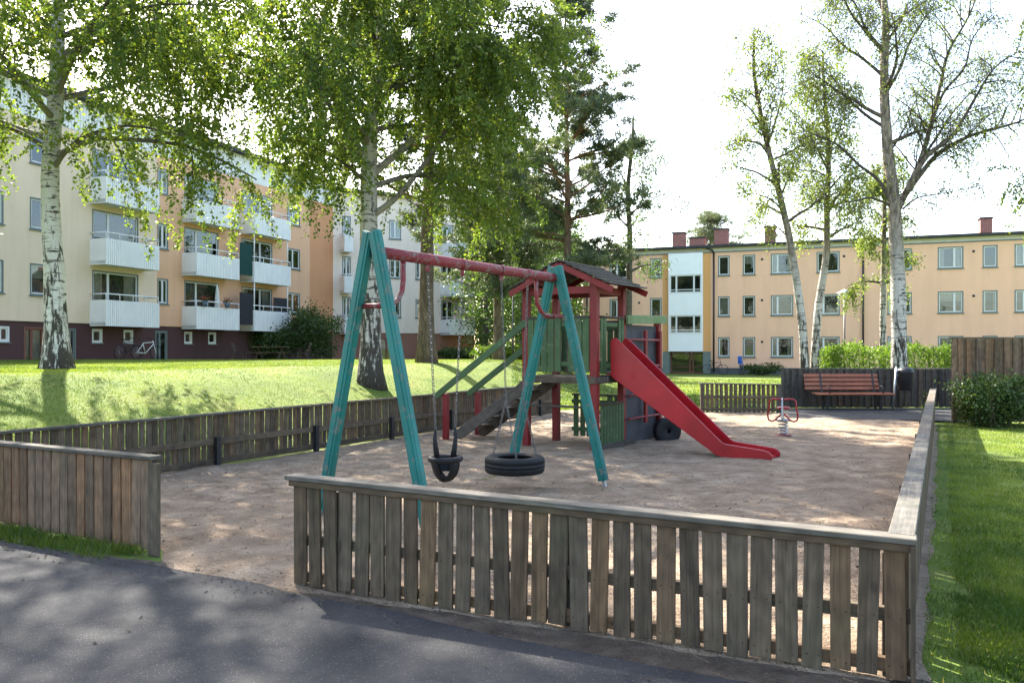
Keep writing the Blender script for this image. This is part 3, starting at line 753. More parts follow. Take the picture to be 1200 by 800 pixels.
for s_ in (-1, 1):
    pts = [(.015, .72), (.10, .735), (.19, .73), (.235, .69), (.24, .60), (.27, .42), (.255, .34), (.20, .31), (.13, .34), (.06, .42), (.02, .45)]
    b = MB(); b.tube([Vector((X0 + s_ * x, Y0 - .15, z)) for x, z in pts], .016, 8); b.build('handle', M['slide'], sr)
sr.rotation_euler.z = -math.atan2(X0, Y0) - .05
# bench
bn = empty('park_bench', (9.0, 22.3, 0), 'park bench with worn orange brown slats in front of the dark board fence', 'bench')
bx0, bx1, by = 8.18, 10.22, 22.3
q = MB()
for k in range(4):
    z = .60 + k * .115; y = by + .30 + k * .035
    q.beam((bx0 - .1 - .03 * 0, y, z), (bx1 - .1, y, z), .088, .032, (0, .28, 1))
q.build('backrest', M['bench'], bn, .006)
q = MB()
for k in range(4): q.beam((bx0 + .05 + .0, by - .17 + k * .115, .455 + .006 * k), (bx1 + .12, by - .17 + k * .115, .455 + .006 * k), .098, .034, (0, 1, 0))
q.build('seat', M['bench'], bn, .006)
for x in (bx0 + .35, bx1 - .25):
    q = MB(); q.beam((x, by - .14, 0), (x, by - .14, .43), .05, .06, (0, 1, 0)); q.beam((x, by + .16, 0), (x, by + .16, .43), .05, .06, (0, 1, 0)); q.beam((x, by - .2, .425), (x, by + .26, .43), .03, .05, (0, 0, 1))
    q.beam((x, by + .24, .38), (x, by + .42, 1.0), .04, .05, (0, 1, 0)); q.build('leg', M['black'], bn, .004)
    q = MB(); q.tube([(x + .06, by + .30, .66), (x + .06, by + .1, .68), (x + .06, by - .12, .66), (x + .06, by - .17, .6), (x + .06, by - .17, .47)], .014, 8); q.build('armrest', M['black'], bn)
# bin
bi = empty('litter_bin', (10.35, 22.2, 0), 'black litter bin clipped to a leaning grey steel pole beside the bench', 'bin')
q = MB(); q.tube([(10.31, 22.2, 0), (10.42, 22.2, 1.18)], .028, 10); q.build('pole', M['steel'], bi)
q = MB(); q.lathe((10.66, 22.2, .56), [(0, 0), (.16, 0), (.175, .02), (.215, .48), (.22, .50), (.19, .57), (.10, .62), (0, .63)], 22); q.box(10.42, 10.5, 22.17, 22.23, .7, .95); q.build('bucket', M['black'], bi)
# street lamps
def lamp(loc, h, label, hat=.28):
    x, y, z = loc
    r = empty('street_lamp', loc, label, 'street lamp')
    q = MB(); q.tube([(x, y, z - .1), (x, y, z + 1.0), (x, y, z + 1.05), (x, y, z + h - .35)], [.055, .055, .036, .032], 10); q.build('pole', M['black'], r)
    q = MB(); q.lathe((x, y, z + h - .38), [(.05, 0), (.12, .06), (.15, .22), (.13, .26), (0, .26)], 14); q.build('lantern', M['lamp_glass'], r)
    q = MB(); q.lathe((x, y, z + h - .12), [(hat + .02, -.02), (hat, 0), (.15, .06), (.06, .13), (.0, .15)], 18); q.lathe((x, y, z + h - .13), [(0, .02), (hat, -.01)], 18); q.build('lamp_hat', M['steel'], r)
lamp((.05, 42, terrain(.05, 42)), 4.35, 'thin black street lamp before the far woodland, between the swing chains')
lamp((13.8, 34, 0), 4.15, 'thin street lamp in front of the peach building, beside the clipped hedge')

# ------------------------------------------------------------------ buildings
class Facade:
    """vertical wall plane: origin O (x,y), direction d, outward normal n; s in metres along it"""
    def __init__(s, A, B, flip=1):
        s.A = Vector((A[0], A[1], 0)); B = Vector((B[0], B[1], 0)); s.d = (B - s.A).normalized(); s.L = (B - s.A).length
        s.n = Vector((s.d.y, -s.d.x, 0)) * flip
    def p(s, a, z, out=0): return s.A + s.d * a + s.n * out + Vector((0, 0, z))
    def s_at(s, px, out=0):
        k = (px - 600) / F; O = s.A + s.n * out
        return (k * O.y - O.x) / (s.d.x - k * s.d.y)
    def Y(s, px, out=0): a = s.s_at(px, out); return (s.A + s.n * out + s.d * a).y
def wall(fc, s0, s1, z0, z1, holes, parent, mat, name='wall', depth=.13):
    """render wall with real window openings and reveals"""
    q = MB(); H = [h for h in holes if h[0] < s1 and h[1] > s0 and h[2] < z1 and h[3] > z0]
    S = sorted(set([s0, s1] + [min(max(v, s0), s1) for h in H for v in h[:2]])); Z = sorted(set([z0, z1] + [min(max(v, z0), z1) for h in H for v in h[2:]]))
    for a, b_ in zip(S[:-1], S[1:]):
        for c, e in zip(Z[:-1], Z[1:]):
            ms, mz = (a + b_) / 2, (c + e) / 2
            if any(h[0] < ms < h[1] and h[2] < mz < h[3] for h in H): continue
            q.face([fc.p(a, c), fc.p(b_, c), fc.p(b_, e), fc.p(a, e)], [(a, c), (b_, c), (b_, e), (a, e)])
    for h in H:
        a, b_, c, e = max(h[0], s0), min(h[1], s1), max(h[2], z0), min(h[3], z1); D = -depth
        q.face([fc.p(a, c), fc.p(a, c, D), fc.p(a, e, D), fc.p(a, e)]); q.face([fc.p(b_, c, D), fc.p(b_, c), fc.p(b_, e), fc.p(b_, e, D)])
        q.face([fc.p(a, c), fc.p(b_, c), fc.p(b_, c, D), fc.p(a, c, D)]); q.face([fc.p(a, e, D), fc.p(b_, e, D), fc.p(b_, e), fc.p(a, e)])
    return q.build(name, M[mat], parent)
def frame_box(q, fc, a, b_, c, e, o0, o1):
    q.obox(fc.p((a + b_) / 2, (c + e) / 2, (o0 + o1) / 2), fc.d * abs(b_ - a) / 2, fc.n * abs(o1 - o0) / 2, Vector((0, 0, (e - c) / 2)))
def window(fc, a, b_, c, e, parent, split=None, fmat='frame_blue', inner='frame_white', curtain=None, sill=True, name='window', lower=None, bl=0):
    """surround, sashes, glass, something behind the glass"""
    q = MB(); t_ = .06; o0, o1 = -.10, .012
    frame_box(q, fc, a, a + t_, c, e, o0, o1); frame_box(q, fc, b_ - t_, b_, c, e, o0, o1)
    frame_box(q, fc, a + t_, b_ - t_, c, c + t_, o0, o1); frame_box(q, fc, a + t_, b_ - t_, e - t_, e, o0, o1)
    w_ = q.build(name, M[fmat], parent)
    q = MB(); u = .055; cuts = [a + t_] + [a + (b_ - a) * f for f in (split or [])] + [b_ - t_]
    for i in range(len(cuts) - 1):
        l, r = cuts[i] + .002, cuts[i + 1] - .002; lo, hi = c + t_ + .002, e - t_ - .002
        for (x0, x1, y0, y1) in ((l, l + u, lo, hi), (r - u, r, lo, hi), (l + u, r - u, lo, lo + u), (l + u, r - u, hi - u, hi)):
            frame_box(q, fc, x0, x1, y0, y1, -.085, -.03)
        if lower: frame_box(q, fc, l + u, r - u, c + (e - c) * lower, c + (e - c) * lower + .05, -.083, -.032)
    q.build('sash', M[inner], w_)
    q = MB(); q.face([fc.p(a + t_, c + t_, -.058), fc.p(b_ - t_, c + t_, -.058), fc.p(b_ - t_, e - t_, -.058), fc.p(a + t_, e - t_, -.058)]); q.build('pane', M['glass'], w_)
    q = MB()
    D = -.55
    q.face([fc.p(a, c, D), fc.p(b_, c, D), fc.p(b_, e, D), fc.p(a, e, D)])
    q.face([fc.p(a, c, D), fc.p(a, e, D), fc.p(a, e, -.12), fc.p(a, c, -.12)]); q.face([fc.p(b_, c, D), fc.p(b_, e, D), fc.p(b_, e, -.12), fc.p(b_, c, -.12)])
    q.face([fc.p(a, e, D), fc.p(b_, e, D), fc.p(b_, e, -.12), fc.p(a, e, -.12)]); q.face([fc.p(a, c, D), fc.p(b_, c, D), fc.p(b_, c, -.12), fc.p(a, c, -.12)])
    q.build('room', M['room'], w_)
    if curtain:
        q = MB(); W2 = b_ - a
        def drape(x0, x1, y0, y1, out=-.2):
            n_ = max(3, int((x1 - x0) / .09))
            for i in range(n_):
                p0, p1 = x0 + (x1 - x0) * i / n_, x0 + (x1 - x0) * (i + 1) / n_
                q.face([fc.p(p0, y0, out + (.03 if i % 2 else 0)), fc.p(p1, y0, out + (0 if i % 2 else .03)), fc.p(p1, y1, out + (0 if i % 2 else .03)), fc.p(p0, y1, out + (.03 if i % 2 else 0))])
        if curtain == 'sides': drape(a + .05, a + W2 * .26, c + .05, e - .05); drape(b_ - W2 * .26, b_ - .05, c + .05, e - .05)
        elif curtain == 'left': drape(a + .05, a + W2 * .3, c + .05, e - .05)
        elif curtain == 'full': drape(a + .05, b_ - .05, c + .05, e - .05)
        elif curtain == 'top': drape(a + .05, b_ - .05, e - (e - c) * .45, e - .05)
        q.build('curtain', M['curtain' if curtain != 'left' else 'curtain_dark'], w_)
    if sill:
        q = MB(); frame_box(q, fc, a - .05, b_ + .05, c - .05, c - .001, .0, .07); q.build('sill', M['frame_blue'], w_)
    return w_
CUR = [None, 'sides', None, 'left', 'sides', 'top', None, 'left', None, None, 'full']
_ci = [0]
def cur(): _ci[0] += 1; return CUR[(_ci[0] * 7) % 11]

# ---- long apartment house on the left
LF = Facade((-20.3 - .374 * 14, 34.9 - 14), (-20.3 + .374 * 21.4, 34.9 + 21.4), 1)
bl = empty('apartment_building', (-18.0, 41, terrain(-18, 41)), 'cream and orange three storey balcony apartment house with dark maroon plinth on the left', 'building')
ZP = 2.86; STO = 2.8; ROWS = [3.98, 6.78, 9.58]
holes = []; wins = []
def addw(px0, px1, rows, h=1.35, dz=0, **kw):
    a, b_ = LF.s_at(px0), LF.s_at(px1)
    for z in rows:
        holes.append((a, b_, z + dz, z + dz + h)); wins.append((a, b_, z + dz, z + dz + h, kw))
addw(-60, -44, ROWS, split=[.5]); addw(-16, 4, ROWS, split=[.6]); addw(35, 56, ROWS, split=None)
addw(108, 162, ROWS, 1.95, -.6, split=[.34]); addw(184.5, 197, ROWS, 1.3, split=[.5])
addw(216, 256, ROWS, 1.95, -.6, split=[.34]); addw(283, 319, ROWS, 1.95, -.6, split=[.6]); addw(336.5, 351.5, ROWS, 1.3, split=[.45])
sA, sB, sC, sE = LF.s_at(183.5), LF.s_at(363), LF.s_at(387), 0
hA = [h for h in holes if h[0] < sA]
ZT = 11.5
wall(LF, 0, sA, ZP, ZT, holes, bl, 'cream', 'cream_wall'); wall(LF, sA, sB, ZP, ZT, holes, bl, 'orange', 'orange_wall'); wall(LF, sB, LF.L, ZP, ZT, [], bl, 'terracotta', 'terracotta_wall')
for a, b_, c, e, kw in wins: window(LF, a, b_, c, e, bl, curtain=cur(), **kw)
# plinth with cellar windows and doors, set back 5 cm
PFc = Facade((LF.A.x, LF.A.y), (LF.A.x + LF.d.x, LF.A.y + LF.d.y)); PFc.A = LF.A - LF.n * .06
ph = []
for (x0, x1) in ((-20, -6), (0, 12), (109, 121), (146, 157), (217, 226), (245, 254)):
    a, b_ = LF.s_at(x0), LF.s_at(x1); ph.append((a, b_, 1.98, 2.62, 'w'))
for (x0, x1, k) in ((29, 53, 'd'), (79, 90, 'g'), (183, 197, 'g')):
    a, b_ = LF.s_at(x0), LF.s_at(x1); ph.append((a, b_, .45, 2.62, k))
wall(PFc, 0, LF.L, -.1, ZP, [h[:4] for h in ph], bl, 'plinth', 'plinth')
for h in ph:
    if h[4] == 'w': window(PFc, *h[:4], bl, name='cellar_window', curtain=None, fmat='frame_white')
    else:
        window(PFc, *h[:4], bl, name='entrance_door', fmat='door_brown' if h[4] == 'd' else 'frame_blue', inner='door_brown' if h[4] == 'd' else 'frame_blue', split=[.4], sill=False, lower=.3, curtain='full' if h[4] == 'd' else None)
# attic band of corrugated siding, eaves and roof
q = MB(); a = 0
while a < LF.L:
    frame_box(q, LF, a, min(a + .13, LF.L), ZT + .002, 12.9, -.05, .02); a += .155
frame_box(q, LF, 0, LF.L, ZT + .002, 12.9, -.12, -.051); q.build('attic_siding', M['siding'], bl)
q = MB(); frame_box(q, LF, -.3, LF.L + .3, 12.902, 13.1, -12.4, .45); q.build('roof', M['roof'], bl)
q = MB(); q.face([LF.p(0, -.1, -12), LF.p(0, 12.9, -12), LF.p(LF.L, 12.9, -12), LF.p(LF.L, -.1, -12)])
q.face([LF.p(LF.L, -.1, 0), LF.p(LF.L, 12.9, 0), LF.p(LF.L, 12.9, -12), LF.p(LF.L, -.1, -12)]); q.face([LF.p(0, -.1, 0), LF.p(0, 12.9, 0), LF.p(0, 12.9, -12), LF.p(0, -.1, -12)]); q.build('side_wall', M['terracotta'], bl)
def balcony(fc, px0, px1, zb, parent, h=1.15, out=1.0, rail=.28, by_front=True):
    a = fc.s_at(px0); b_ = fc.s_at(px1, out)
    q = MB(); t_ = .05
    frame_box(q, fc, a, b_, zb, zb + .14, .0, out - .06)
    o = q.build('balcony', M['siding'], parent)
    q = MB(); s_ = a
    while s_ < b_ - .02:                                    # corrugated front sheet
        frame_box(q, fc, s_ + .012, min(s_ + .105, b_), zb - .04, zb + h, out - .055, out - .012); s_ += .12
    frame_box(q, fc, a, b_, zb - .04, zb + h, out - .058, out - .04 - .0)
    for x in (a, b_ - .03): frame_box(q, fc, x, x + .03, zb - .04, zb + h, .002, out - .06)
    q.build('balcony_panel', M['siding'], o)
    q = MB(); zr = zb + h + rail
    q.tube([fc.p(a + .03, zr, .02), fc.p(a + .03, zr, out - .05), fc.p(b_ - .03, zr, out - .05), fc.p(b_ - .03, zr, .02)], .03, 6)
    for f in np.linspace(0, 1, 5): p = fc.p(a + .03 + (b_ - a - .06) * f, zb + h, out - .05); q.tube([p, p + Vector((0, 0, rail))], .018, 6)
    q.build('balcony_rail', M['siding'], o)
    return a, b_, o
for k in range(3):
    z = 2.78 + k * STO
    balcony(LF, 105, 187, z, bl); a, b_, _ = balcony(LF, 213, 281, z, bl); balcony(LF, 281.5, 341, z, bl)
    if k:
        q = MB()
        for px in (298, 337): s_ = LF.s_at(px, .9); p = LF.p(s_, z - STO + 1.15, .9); q.tube([p, p + Vector((0, 0, STO - 1.2))], .035, 8)
        q.build('balcony_column', M['siding'], bl)
def privacy(px0, px1, z0, z1, mat, label):
    q = MB(); a, b_ = LF.s_at(px0, .9), LF.s_at(px1, .9); frame_box(q, LF, a, b_, z0, z1, .86, .885)
    o = q.build('privacy_screen', M[mat]); tag(o, label, 'screen')
privacy(281.5, 296, 2.78 + STO + .3, 2.78 + STO + 2.1, 'screen_green', 'dark green privacy screen on the middle floor balcony of the orange wall')
privacy(281.5, 297, 2.78 + .3, 2.78 + 2.1, 'screen_dark', 'charcoal privacy screen at the left end of the lowest far balcony')
privacy(321, 337, 2.78 + .3, 2.78 + 2.0, 'screen_dark', 'charcoal privacy screen at the right end of the lowest far balcony')
s_ = LF.s_at(254.5, .7); p = LF.p(s_, 2.92, .7)
pr = empty('parasol', p, 'closed white parasol standing on the lowest balcony of the orange wall', 'parasol')
q = MB(); q.tube([p, p + Vector((0, 0, 2.35))], .025, 8); q.build('pole', M['steel'], pr)
q = MB(); q.lathe(p + Vector((0, 0, .8)), [(.02, 0), (.17, .05), (.16, .3), (.1, 1.0), (.03, 1.5), (0, 1.52)], 10); q.build('canopy', M['cloth_white'], pr)
for i, px in enumerate((240, 266)):
    s_ = LF.s_at(px, 1.05); p = LF.p(s_, 3.95, 1.06); pt = empty('flower_pot', p, ['flower pot with red blooms left of the closed parasol', 'flower pot with small red blooms right of the closed parasol'][i], 'flower pot')
    q = MB(); q.lathe(p, [(0, 0), (.11, 0), (.15, .26), (.12, .27), (0, .25)], 12); q.build('pot', M['pot'], pt)
    Cc = np.array(p) + RNG.normal(size=(120, 3)) * (.12, .12, .08) + (0, 0, .36)
    quads_mesh('foliage', leaf_quads(Cc, .07), RNG.random(120), M['shrub_leaf'], pt)
    Cc = np.array(p) + RNG.normal(size=(60, 3)) * (.11, .11, .06) + (0, 0, .42)
    quads_mesh('bloom', leaf_quads(Cc, .07), RNG.random(60), M['flower'], pt)

# ---- off white wing further back
CF = Facade((-12.45, 56.2), (-2.85, 62), 1)
bc = empty('apartment_building', (-8, 60, terrain(-8, 60)), 'off white apartment house with rose plinth behind the pine trunk', 'building')
holes2 = []; w2 = []
for (x0, x1, door) in ((401, 411, 1), (456, 470, 0), (487, 497, 0), (517, 531, 1)):
    for z in ROWS:
        a, b_ = CF.s_at(x0), CF.s_at(x1); lo = z - .6 if door else z
        holes2.append((a, b_, lo, z + 1.35)); w2.append((a, b_, lo, z + 1.35))
wall(CF, 0, CF.L, ZP, 12.6, holes2, bc, 'offwhite', 'wall')
for a in w2: window(CF, *a, bc, split=[.5], curtain=cur())
dh = (CF.s_at(445), CF.s_at(462), .35, 2.5)
CP = Facade((CF.A.x, CF.A.y), (CF.A.x + CF.d.x, CF.A.y + CF.d.y)); CP.A = CF.A - CF.n * .06
wall(CP, 0, CF.L, -.1, ZP, [dh], bc, 'plinth_rose', 'plinth'); window(CP, *dh, bc, name='entrance_door', fmat='door_brown', inner='door_brown', split=[.5], sill=False)
q = MB(); frame_box(q, CF, -.3, CF.L + .3, 12.602, 12.8, -11.4, .4); q.build('roof', M['roof'], bc)
q = MB(); q.face([CF.p(CF.L, -.1, 0), CF.p(CF.L, 12.6, 0), CF.p(CF.L, 12.6, -11), CF.p(CF.L, -.1, -11)]); q.face([CF.p(0, -.1, 0), CF.p(0, 12.6, 0), CF.p(0, 12.6, -11), CF.p(0, -.1, -11)])
q.face([CF.p(0, -.1, -11), CF.p(0, 12.6, -11), CF.p(CF.L, 12.6, -11), CF.p(CF.L, -.1, -11)]); q.build('side_wall', M['offwhite'], bc)
for k in range(3):
    balcony(CF, 516, 557, 2.78 + k * STO, bc, 1.1, 1.6, .15); balcony(CF, 398, 414, 2.78 + k * STO, bc, 1.1, 1.0, .15)
aw = MB(); a, b_ = CF.s_at(534, 1.4), CF.s_at(556, 1.4)
aw.prism([CF.p(a, 7.9 - 2.35 + .0, .2), CF.p(a, 5.5, .22), CF.p(a, 4.25, 1.75), CF.p(a, 4.29, 1.79)], CF.d * (b_ - a)); o = aw.build('awning', M['awning'], None); tag(o, 'beige sun awning lowered over a balcony of the off white house', 'awning')

# ---- peach apartment house on the right
DF = Facade((14.5 - 9.35, 56 + .38 * 9.35), (14.5 + 36, 56 - .38 * 36), 1)
bd = empty('apartment_building', (16, 56, 0), 'long peach three storey apartment house with dark flat roof behind the birches', 'building')
R3 = [1.17, 3.95, 6.73]
hd = []; wd = []
def addd(px0, px1, rows=R3, h=1.36, **kw):
    a, b_ = DF.s_at(px0), DF.s_at(px1)
    for z in rows: hd.append((a, b_, z, z + h)); wd.append((a, b_, z, z + h, kw))
addd(691, 697); addd(714.5, 737, split=[.38]); addd(762, 775.5)
addd(841.5, 855); addd(870.5, 885); addd(903.5, 929.5, split=[.3]); addd(957, 984, split=[.3]); addd(1040, 1068.5, split=[.5])
addd(1099, 1129, split=[.65]); addd(1151.5, 1169); addd(1189, 1221, split=[.35]); addd(1248, 1282, split=[.65]); addd(1310, 1330); addd(1370, 1410, split=[.4])
ZD = 8.35
b0, b1 = DF.s_at(784), DF.s_at(824); c0, c1_ = DF.s_at(776.5), DF.s_at(833)
wall(DF, 0, c0, .42, ZD, hd, bd, 'peach', 'peach_wall'); wall(DF, c1_, DF.L, .42, ZD, hd, bd, 'peach', 'peach_wall')
wall(DF, c0, b0, 1.55, ZD, [], bd, 'deep_orange', 'ochre_pier'); wall(DF, b1, c1_, 1.55, ZD, [], bd, 'deep_orange', 'ochre_pier')
wall(DF, c0, b0, -.1, 1.549, [], bd, 'greygreen', 'grey_pier'); wall(DF, b1, c1_, -.1, 1.549, [], bd, 'greygreen', 'grey_pier')
DPl = Facade((DF.A.x, DF.A.y), (DF.A.x + DF.d.x, DF.A.y + DF.d.y)); DPl.A = DF.A - DF.n * .05
wall(DPl, 0, c0, -.1, .42, [], bd, 'grey_plinth', 'plinth'); wall(DPl, c1_, DF.L, -.1, .42, [], bd, 'grey_plinth', 'plinth')
for a, b_, c, e, kw in wd: window(DF, a, b_, c, e, bd, curtain=cur(), **kw)
for px in (893, 989, 1141, 749):
    for z in (5.0, 7.75, 2.2):
        s_ = DF.s_at(px); q = MB(); q.lathe(DF.p(s_, z, .004), [(0, .03), (.07, .03), (.085, .0)], 10, rot=DF.n.to_track_quat('Z', 'Y').to_matrix()); q.build('air_vent', M['steel_dark'], bd)
# stair bay standing proud
SB = Facade((DF.A.x, DF.A.y), (DF.A.x + DF.d.x, DF.A.y + DF.d.y)); SB.A = DF.A + DF.n * .25
bw = []
for z0, z1 in ((2.76, 4.08), (5.56, 6.88)): bw.append((b0 + .06, b1 - .06, z0, z1))
wall(SB, b0, b1, 1.55, ZD, bw, bd, 'white_panel', 'stair_bay')
q = MB(); q.face([SB.p(b0, 1.55), SB.p(b0, 1.55, -.25), SB.p(b0, ZD, -.25), SB.p(b0, ZD)]); q.face([SB.p(b1, 1.55), SB.p(b1, ZD), SB.p(b1, ZD, -.25), SB.p(b1, 1.55, -.25)]); q.face([SB.p(b0, 1.55), SB.p(b1, 1.55), SB.p(b1, 1.55, -.25), SB.p(b0, 1.55, -.25)]); q.build('bay_cheek', M['white_panel'], bd)
for h in bw: window(SB, *h, bd, split=[.22, .76], fmat='frame_white', sill=False, name='stair_window', lower=.18, curtain=None)
dh = (b0 + .05, b1 - .05, .02, 1.5); SD = Facade((DF.A.x, DF.A.y), (DF.A.x + DF.d.x, DF.A.y + DF.d.y)); SD.A = DF.A - DF.n * .5
window(SD, b0, b1, .0, 1.55, bd, split=[.58, .68], fmat='door_brown', inner='door_brown', sill=False, name='entrance_door', lower=.3)
q = MB()
frame_box(q, DF, b0, b0 + .02, 0, 1.55, -.5, 0); frame_box(q, DF, b1 - .02, b1, 0, 1.55, -.5, 0); frame_box(q, DF, b0 + .02, b1 - .02, 1.55, 1.6, -.5, 0); q.build('porch', M['greygreen'], bd)
q = MB(); a = 0
while a < DF.L: frame_box(q, DF, a, a + .1, ZD + .05, 8.66, .0, .025); a += .17
frame_box(q, DF, 0, DF.L, ZD + .002, 8.66, -.1, -.001); q.build('fascia', M['fascia'], bd)
q = MB(); frame_box(q, DF, 0, DF.L, ZD - .03, ZD + .04, .03, .05)
q.build('gutter', M['frame_blue'], bd)
q = MB(); frame_box(q, DF, -.4, DF.L + .4, 8.662, 8.82, -11.6, .42); q.build('roof', M['roof'], bd)
q = MB(); q.face([DF.p(0, -.1, 0), DF.p(0, 8.66, 0), DF.p(0, 8.66, -11.2), DF.p(0, -.1, -11.2)]); q.face([DF.p(DF.L, -.1, 0), DF.p(DF.L, 8.66, 0), DF.p(DF.L, 8.66, -11.2), DF.p(DF.L, -.1, -11.2)])
q.face([DF.p(0, -.1, -11.2), DF.p(0, 8.66, -11.2), DF.p(DF.L, 8.66, -11.2), DF.p(DF.L, -.1, -11.2)]); q.build('side_wall', M['peach'], bd)
for px in (688, 836.5, 1011.5, 1235):
    s_ = DF.s_at(px, .08); q = MB(); q.tube([DF.p(s_, .1, .1), DF.p(s_, 8.3, .1)] , .06, 8); q.tube([DF.p(s_, 8.3, .1), DF.p(s_ - .12, 8.5, .2), DF.p(s_ - .5, 8.62, .38)], .05, 8); q.build('downpipe', M['black'], bd)
rfo = [o for o in COL.objects if o.parent == bd and o.name.startswith('roof')][0]
for (x0, x1, h) in ((788, 802, 1.05), (808, 826, .62), (837, 853, 1.15), (896, 908.5, 1.15), (1149, 1163, 1.0)):
    a, b_ = DF.s_at(x0, -3), DF.s_at(x1, -3); q = MB(); frame_box(q, DF, a, b_, 8.6, 9.15 + h, -3.9, -3)
    c_ = q.build('chimney', M['brick'], rfo)
    q = MB(); frame_box(q, DF, a - .06, b_ + .06, 9.152 + h, 9.25 + h, -3.96, -2.94); q.build('chimney_cap', M['roof'], c_)

# ------------------------------------------------------------------ trees
def seg_path(p, d, L, n, grav=0.0, wob=.12, rng=random):
    pts = [p.copy()]; d = d.normalized()
    for i in range(n):
        d = (d + Vector((rng.gauss(0, wob), rng.gauss(0, wob), rng.gauss(0, wob) + grav * (1 if d.z > -.95 else 0)))).normalized()
        pts.append(pts[-1] + d * (L / n))
    return pts
def at_path(pts, f):
    k = f * (len(pts) - 1); i = min(int(k), len(pts) - 2); t_ = k - i
    return pts[i].lerp(pts[i + 1], t_), (pts[i + 1] - pts[i]).normalized()
def smooth_path(ctrl, n=4):
    out = []
    for i in range(len(ctrl) - 1):
        p0, p1, p2, p3 = ctrl[max(0, i - 1)], ctrl[i], ctrl[i + 1], ctrl[min(len(ctrl) - 1, i + 2)]
        for k in range(n):
            t_ = k / n; out.append(.5 * ((2 * p1) + (p2 - p0) * t_ + (2 * p0 - 5 * p1 + 4 * p2 - p3) * t_ ** 2 + (3 * p1 - p0 - 3 * p2 + p3) * t_ ** 3))
    out.append(ctrl[-1]); return out

def birch(name, label, trunk, r0, limbs, seed, leaf=.05, leaves_per_m=55, n2=8, n3=7, hang=(.5, 1.5), mat='birch_leaf', bark='bark_birch', auto=0, auto_z=(3.5, 15), auto_len=4.2, cat='tree', group=None, spread=.048, droop=-.10, tone=(0, 1), thin=1.0, top_thin=None, tw_=.0045, flare=1.5, r_top=.03):
    """trunk: control points; limbs: (list of control points, radius); auto: number of limbs grown up the trunk"""
    rng = random.Random(seed); base = trunk[0]
    root = empty(name, base, label, cat, group); tb = MB()
    tp = smooth_path(trunk, 5); N = len(tp)
    rad = [r0 * (1 - i / (N - 1)) ** .75 + r_top for i in range(N)]
    rad = [r * (1 + (flare - 1) * math.exp(-((tp[i] - base).length) / .35)) for i, r in enumerate(rad)]
    tp[0] = tp[0] - Vector((0, 0, .15))
    tb.tube(tp, rad, 16, rr=True, jit=.05)
    L1 = []
    for ctrl, r in limbs:
        pp = smooth_path(ctrl, 4); L1.append((pp, r)); n = len(pp)
        tb.tube(pp, [max(.012, r * (1 - .85 * i / (n - 1))) for i in range(n)], 8, rr=True)
    zs = np.array([p.z for p in tp])
    for k in range(auto):
        z = auto_z[0] + (auto_z[1] - auto_z[0]) * ((k + rng.random() * .8) / auto) ** .9
        i = int(np.argmin(abs(zs - z))); p = tp[i]; fz = (z - auto_z[0]) / (auto_z[1] - auto_z[0])
        az = k * 2.39996 + rng.uniform(-.4, .4); up = .55 + .5 * fz
        L = auto_len * (1 - .62 * fz) * rng.uniform(.75, 1.15)
        pp = seg_path(p, Vector((math.cos(az), math.sin(az), up)), L, 8, droop * (1 - .5 * fz), .10, rng)
        r = max(.02, .55 * rad[i] * (1 - .5 * fz)); r = min(r, .075)
        tb.tube(pp, [max(.010, r * (1 - .8 * j / 8)) for j in range(9)], 7, rr=True); L1.append((pp, r))
    cen = []; rn = []
    for pp, r in L1:
        Lt = sum((pp[i + 1] - pp[i]).length for i in range(len(pp) - 1))
        m2 = max(3, int(n2 * Lt / 4 + .5))
        for j in range(m2):
            f = .22 + .78 * (j + rng.random()) / m2; p, d = at_path(pp, min(f, .999)); az = rng.uniform(0, 2 * PI)
            sd = d.orthogonal().normalized(); sd = Matrix.Rotation(az, 3, d) @ sd
            if top_thin and rng.random() < (top_thin[1] if p.z > top_thin[0] else top_thin[2]): continue
            L = Lt * rng.uniform(.18, .36) * (1.15 - .5 * f)
            q2 = seg_path(p, d * .7 + sd + Vector((0, 0, .15)), L, 5, -.06, .14, rng)
            tb.tube(q2, [max(.005, .3 * r * (1 - .15 * i)) * .8 for i in range(6)], 4, rr=True, caps=False)
            tone1 = rng.uniform(-.2, .2)
            for h in range(n3):
                f2 = .15 + .85 * (h + rng.random()) / n3; p2, d2 = at_path(q2, min(f2, .999))
                sd = Matrix.Rotation(rng.uniform(0, 2 * PI), 3, d2) @ d2.orthogonal().normalized()
                Lh = rng.uniform(*hang)
                q3 = seg_path(p2, d2 * .5 + sd * .9, Lh, 5, -.42, .13, rng)
                tb.tube(q3, [tw_ * (1 - .13 * i) for i in range(6)], 3, rr=True, caps=False)
                nl = int(Lh * leaves_per_m * rng.uniform(.5, 1.3) * thin)
                t3 = max(0, min(1, .5 + tone1 + rng.uniform(-.25, .25)))
                for _ in range(nl):
                    fl = rng.random() ** .8; a, dd = at_path(q3, min(fl, .999))
                    cen.append((a.x + rng.gauss(0, spread), a.y + rng.gauss(0, spread), a.z + rng.gauss(0, spread))); rn.append(t3)
    trk = tb.build('trunk', M[bark], root)
    C = np.array(cen); R_ = np.clip(np.array(rn) + RNG.normal(0, .15, len(rn)), 0, 1); R_ = tone[0] + (tone[1] - tone[0]) * R_
    quads_mesh('crown', leaf_quads(C, leaf, .5, .75), R_, M[mat], root)
    return root

def V3(*p): return Vector(p)
def TP(pts, Y0, dY=None):
    """control points from photo positions at their own distances"""
    return [P(x, y, Y0 + (dY[i] if dY else 0)) for i, (x, y) in enumerate(pts)]

